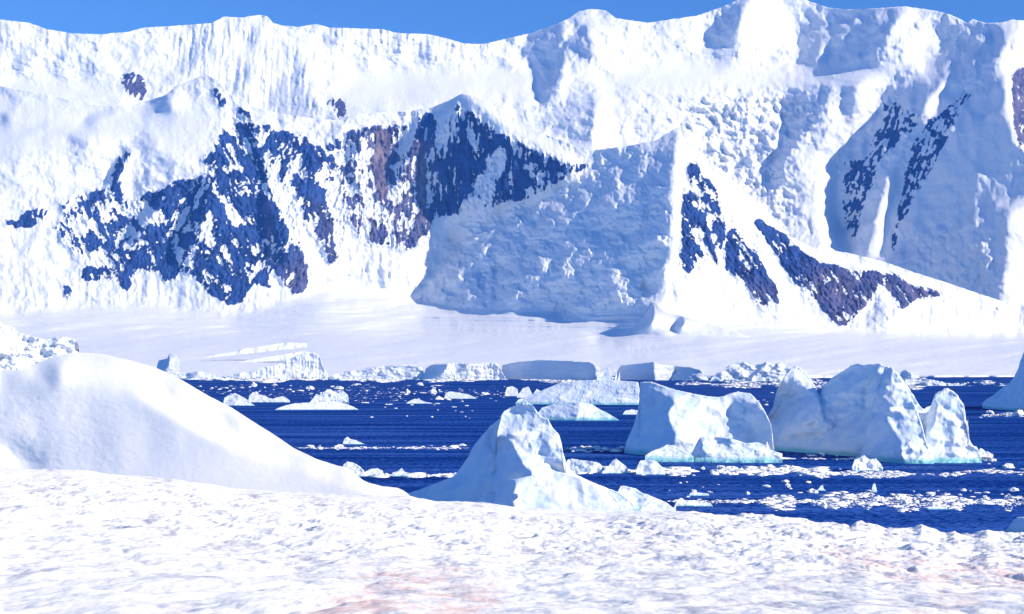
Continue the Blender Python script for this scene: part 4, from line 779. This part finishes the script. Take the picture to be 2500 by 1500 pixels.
# ================================================================== drifting ice: small floes one by one, brash as bands
def lump(seed, flat=.5, sub=2, jag=.45):
    r = random.Random(seed); bm = __import__('bmesh').new()
    __import__('bmesh').ops.create_icosphere(bm, subdivisions=sub, radius=1)
    off = Vector((r.uniform(-50, 50), r.uniform(-50, 50), r.uniform(-50, 50)))
    for v in bm.verts:
        p = v.co.copy()
        n = mnoise.fractal(p * 1.5 + off, .9, 2, 4) * jag + mnoise.noise(p * 3.7 + off) * jag * .5
        v.co = p * (1 + n)
        v.co.z = v.co.z * flat + .18 * flat
    me = bpy.data.meshes.new('ice_chunk'); bm.to_mesh(me); bm.free()
    for p in me.polygons: p.use_smooth = False
    me.materials.append(MAT_BRASH); return me
LUMPS = [lump(i, f, 3 if i % 2 else 2, j) for i, (f, j) in enumerate([(.55, .45), (.35, .4), (.8, .55), (.25, .3), (.45, .6), (1.1, .5), (.3, .5), (.6, .35)])]
def chunk(uc, vb, wpx, kind, label, group):
    d = water_dist(vb); me = LUMPS[kind % len(LUMPS)]
    o = bpy.data.objects.new('ice_chunk', me); COL.objects.link(o)
    s = wpx / 2 / F * d
    o.location = ((uc - W / 2) / F * d, d, 0); o.scale = (s, s * random.uniform(.7, 1.3), s * random.uniform(.7, 1.2)); o.rotation_euler = (0, 0, random.uniform(0, 6.28))
    tag(o, label, 'ice chunk', group); return o
# (u range, v range, count, width range px, label, group)
FIELDS = [
    (470, 760, 940, 962, 26, 5, 16, 'tiny ice chunk scattered in the dark water behind the left floes', 'tiny chunks behind the left floes'),
    (700, 1080, 940, 962, 26, 5, 22, 'small ice chunk in the drifting line above the flat slab', 'chunks drifting above the flat slab'),
    (890, 1240, 962, 990, 26, 5, 24, 'small ice chunk in the dark water between the left floes and the tabular iceberg', 'chunks between left floes and tabular iceberg'),
    (880, 1240, 990, 1022, 14, 4, 13, 'tiny lone ice chunk in the dark water left of the pointed peak', 'lone chunks left of the pointed peak'),
    (735, 1150, 1088, 1099, 22, 6, 26, 'flat ice chunk in the thin line of ice left of the pointed iceberg', 'thin ice line left of the pointed iceberg'),
    (1380, 1530, 1090, 1106, 14, 7, 26, 'flat ice chunk floating between the pointed iceberg and the sail', 'chunks between pointed iceberg and sail'),
    (990, 1120, 1158, 1166, 10, 8, 22, 'ice lump in the left brash band touching the pointed iceberg', 'lumps at the end of the left brash band'),
    (1620, 2080, 1140, 1164, 26, 7, 22, 'ice lump in the long brash band in front of the big iceberg', 'lumps in the long brash band'),
    (1700, 2180, 1108, 1124, 24, 6, 22, 'ice crumb lying along the waterline of the big iceberg', 'crumbs along the big iceberg waterline'),
    (1620, 2000, 1170, 1222, 22, 5, 26, 'small ice chunk in the sparse brash near the shore', 'sparse chunks near the shore'),
    (1980, 2490, 1195, 1240, 40, 5, 28, 'ice chunk in the brash field at the right near the shore', 'chunks of the right brash field'),
    (2390, 2500, 1008, 1022, 8, 8, 40, 'white floe below the dark iceberg at the right edge', 'floes below the dark iceberg'),
    (2400, 2500, 1120, 1180, 7, 8, 40, 'flat floe in open water right of the big iceberg', 'floes right of the big iceberg'),
    (1840, 1890, 958, 996, 5, 5, 12, 'tiny ice chunk in the water seen through the saddle of the big iceberg', 'chunks seen in the iceberg saddle'),
]
for (a, b, c, d, n, w0, w1, label, group) in FIELDS:
    for i in range(n):
        chunk(random.uniform(a, b), random.uniform(c, d), w0 + (w1 - w0) * random.random() ** 2, random.randrange(8), label, group)

def brash(label, a, b, c, d, n, w0, w1, hz=.5, slope=0):
    """one band of crushed ice: far too many crumbs to count"""
    V_, F_ = [], []; nv = 0
    base = [(np.array([v.co for v in m.vertices]), np.array([p.vertices for p in m.polygons])) for m in BR]
    for i in range(int(n * 1.9)):
        x = random.uniform(a, b); e = min(1, (x - a) / (.12 * (b - a)), (b - x) / (.12 * (b - a)))
        dens = .5 + 1.1 * perlin(np.array([x / 70.]), np.array([c / 13.]))[0] + .5 * perlin(np.array([x / 19.]), np.array([c / 7.]))[0]
        if random.random() > (.15 + 1.0 * dens) * max(e, .15): continue
        v = c + (d - c) * (.5 + (random.random() - .5) * (.25 + .75 * e) * max(.2, min(1.2, dens))) + .22 * (d - c) * perlin(np.array([x / 90.]), np.array([c / 5.]))[0] + slope * (x - a)
        y = water_dist(v); s = (w0 + (w1 - w0) * random.random() ** 4) * .8 / 2 / F * y
        co, fc = base[random.randrange(len(base))]; an = random.uniform(0, 6.28); ca, sa = math.cos(an), math.sin(an)
        fl = i % 3 == 0
        if fl: s *= 2.2 if i % 2 else (4.5 if hz >= .5 else 2.2)
        p = np.stack([co[:, 0] * ca - co[:, 1] * sa, (co[:, 0] * sa + co[:, 1] * ca) * 1.4, co[:, 2] * (.07 if fl else hz)], 1) * s
        V_.append(p + np.array([(x - W / 2) / F * y, y, 0])); F_.append(fc + nv); nv += len(co)
    V_ = np.concatenate(V_); F_ = np.concatenate(F_)
    o = mesh_obj('brash_ice', V_, F_, MAT_BRASH, smooth=False); tag(o, label, 'brash ice', kind='stuff')
BR = [lump(50 + i, .7, 1, .5) for i in range(6)]
for m in BR: m.name = 'brash_crumb'
brash('band of white brash ice along the foot of the glacier front', 440, 1560, 918, 933, 4200, 3, 20)
brash('white brash ice at the foot of the right glacier edge', 1650, 2500, 926, 950, 1800, 4, 18)
brash('scattered brash in the dark water at the left', 470, 1260, 935, 985, 500, 2, 9, .4)
brash('thin line of brash left of the pointed iceberg', 720, 1170, 1091, 1097, 500, 3, 12, .3)
brash('brash band left of the pointed iceberg', 835, 1130, 1155, 1167, 800, 3, 16)
brash('thin brash line between pointed iceberg and sail', 1380, 1540, 1092, 1106, 260, 3, 14, .3)
brash('thick brash band in front of the big iceberg', 1375, 2090, 1136, 1167, 3600, 3, 17)
brash('smooth slush streak below the big iceberg', 2040, 2380, 1150, 1166, 1300, 4, 14, .12)
brash('slush streak trailing off to the right edge', 2340, 2560, 1146, 1158, 300, 4, 14, .1)
brash('brash along the waterline of the big iceberg', 1690, 2190, 1110, 1124, 900, 2, 13, .5, .01)
brash('brash streak near the shore', 1620, 2110, 1220, 1230, 600, 3, 12, .3)
brash('brash field at the right near the shore', 1800, 2540, 1204, 1244, 1500, 3, 16, .5)
brash('brash by the dark iceberg', 2392, 2520, 1007, 1020, 200, 4, 14, .4)
# ================================================================== water, sky, sun, camera
xs = np.linspace(-1400, 1400, 40); ys = np.linspace(30, 1700, 60)
X, Y = np.meshgrid(xs, ys)
o = grid_obj('sea_water', np.stack([X, Y, 0 * X], -1), MAT_SEA); tag(o, 'dark blue rippled sea water', 'water', kind='structure')

w = bpy.data.worlds.new('World'); scene.world = w; w.use_nodes = True
nt = w.node_tree; bg = nt.nodes['Background']
sky = nt.nodes.new('ShaderNodeTexSky'); sky.sky_type = 'NISHITA'; sky.sun_disc = False
sky.sun_elevation = SUN_EL; sky.sun_rotation = math.pi - SUN_AZ
sky.altitude = 3000; sky.air_density = 1.; sky.dust_density = 0.; sky.ozone_density = 6.
hs = nt.nodes.new('ShaderNodeHueSaturation'); hs.inputs['Saturation'].default_value = 1.11; hs.inputs['Hue'].default_value = .503; hs.inputs['Value'].default_value = 1.0
nt.links.new(sky.outputs[0], hs.inputs['Color']); nt.links.new(hs.outputs[0], bg.inputs[0]); bg.inputs[1].default_value = .123
L = bpy.data.lights.new('sun', 'SUN'); L.energy = 4.25; L.angle = math.radians(.5); L.color = (1, .86, .66)
lo = bpy.data.objects.new('sun', L); COL.objects.link(lo)
d = Vector((S[0], -S[2], S[1])); lo.rotation_euler = d.to_track_quat('Z', 'Y').to_euler()
cam = bpy.data.cameras.new('camera'); co = bpy.data.objects.new('camera', cam); COL.objects.link(co)
co.location = (0, 0, EYE); co.rotation_euler = (math.pi / 2, 0, 0)
cam.sensor_width = 36; cam.lens = 36 * F / W; cam.shift_y = (HZ - H / 2) / W
cam.clip_start = .5; cam.clip_end = 60000
scene.camera = co
vs = scene.view_settings; scene.display_settings.display_device = 'sRGB'
vs.view_transform = 'Standard'; vs.look = 'None'; vs.exposure = .75; vs.gamma = 1; vs.use_curve_mapping = False
scene.cycles.max_bounces = 5; scene.cycles.diffuse_bounces = 1; scene.cycles.glossy_bounces = 2; scene.cycles.volume_bounces = 0
# air: one closed box of thin blue haze round the whole place
hm = bpy.data.materials.new('air_haze'); hm.use_nodes = True; hn = hm.node_tree
hn.nodes.remove(hn.nodes['Principled BSDF'])
pv = hn.nodes.new('ShaderNodeVolumePrincipled'); pv.inputs['Density'].default_value = HAZE
pv.inputs['Color'].default_value = (.07, .30, 1, 1); pv.inputs['Anisotropy'].default_value = -.2
hn.links.new(pv.outputs[0], hn.nodes['Material Output'].inputs['Volume'])
bx = np.array([[x, y, z] for x in (-3600, 3600) for y in (-60, 8200) for z in (-1800, 1120)], float)
o = mesh_obj('haze', bx, [[0, 1, 3, 2], [4, 6, 7, 5], [0, 4, 5, 1], [2, 3, 7, 6], [0, 2, 6, 4], [1, 5, 7, 3]], hm, smooth=False)
tag(o, 'thin blue haze in the air in front of the mountains', 'haze', kind='stuff')
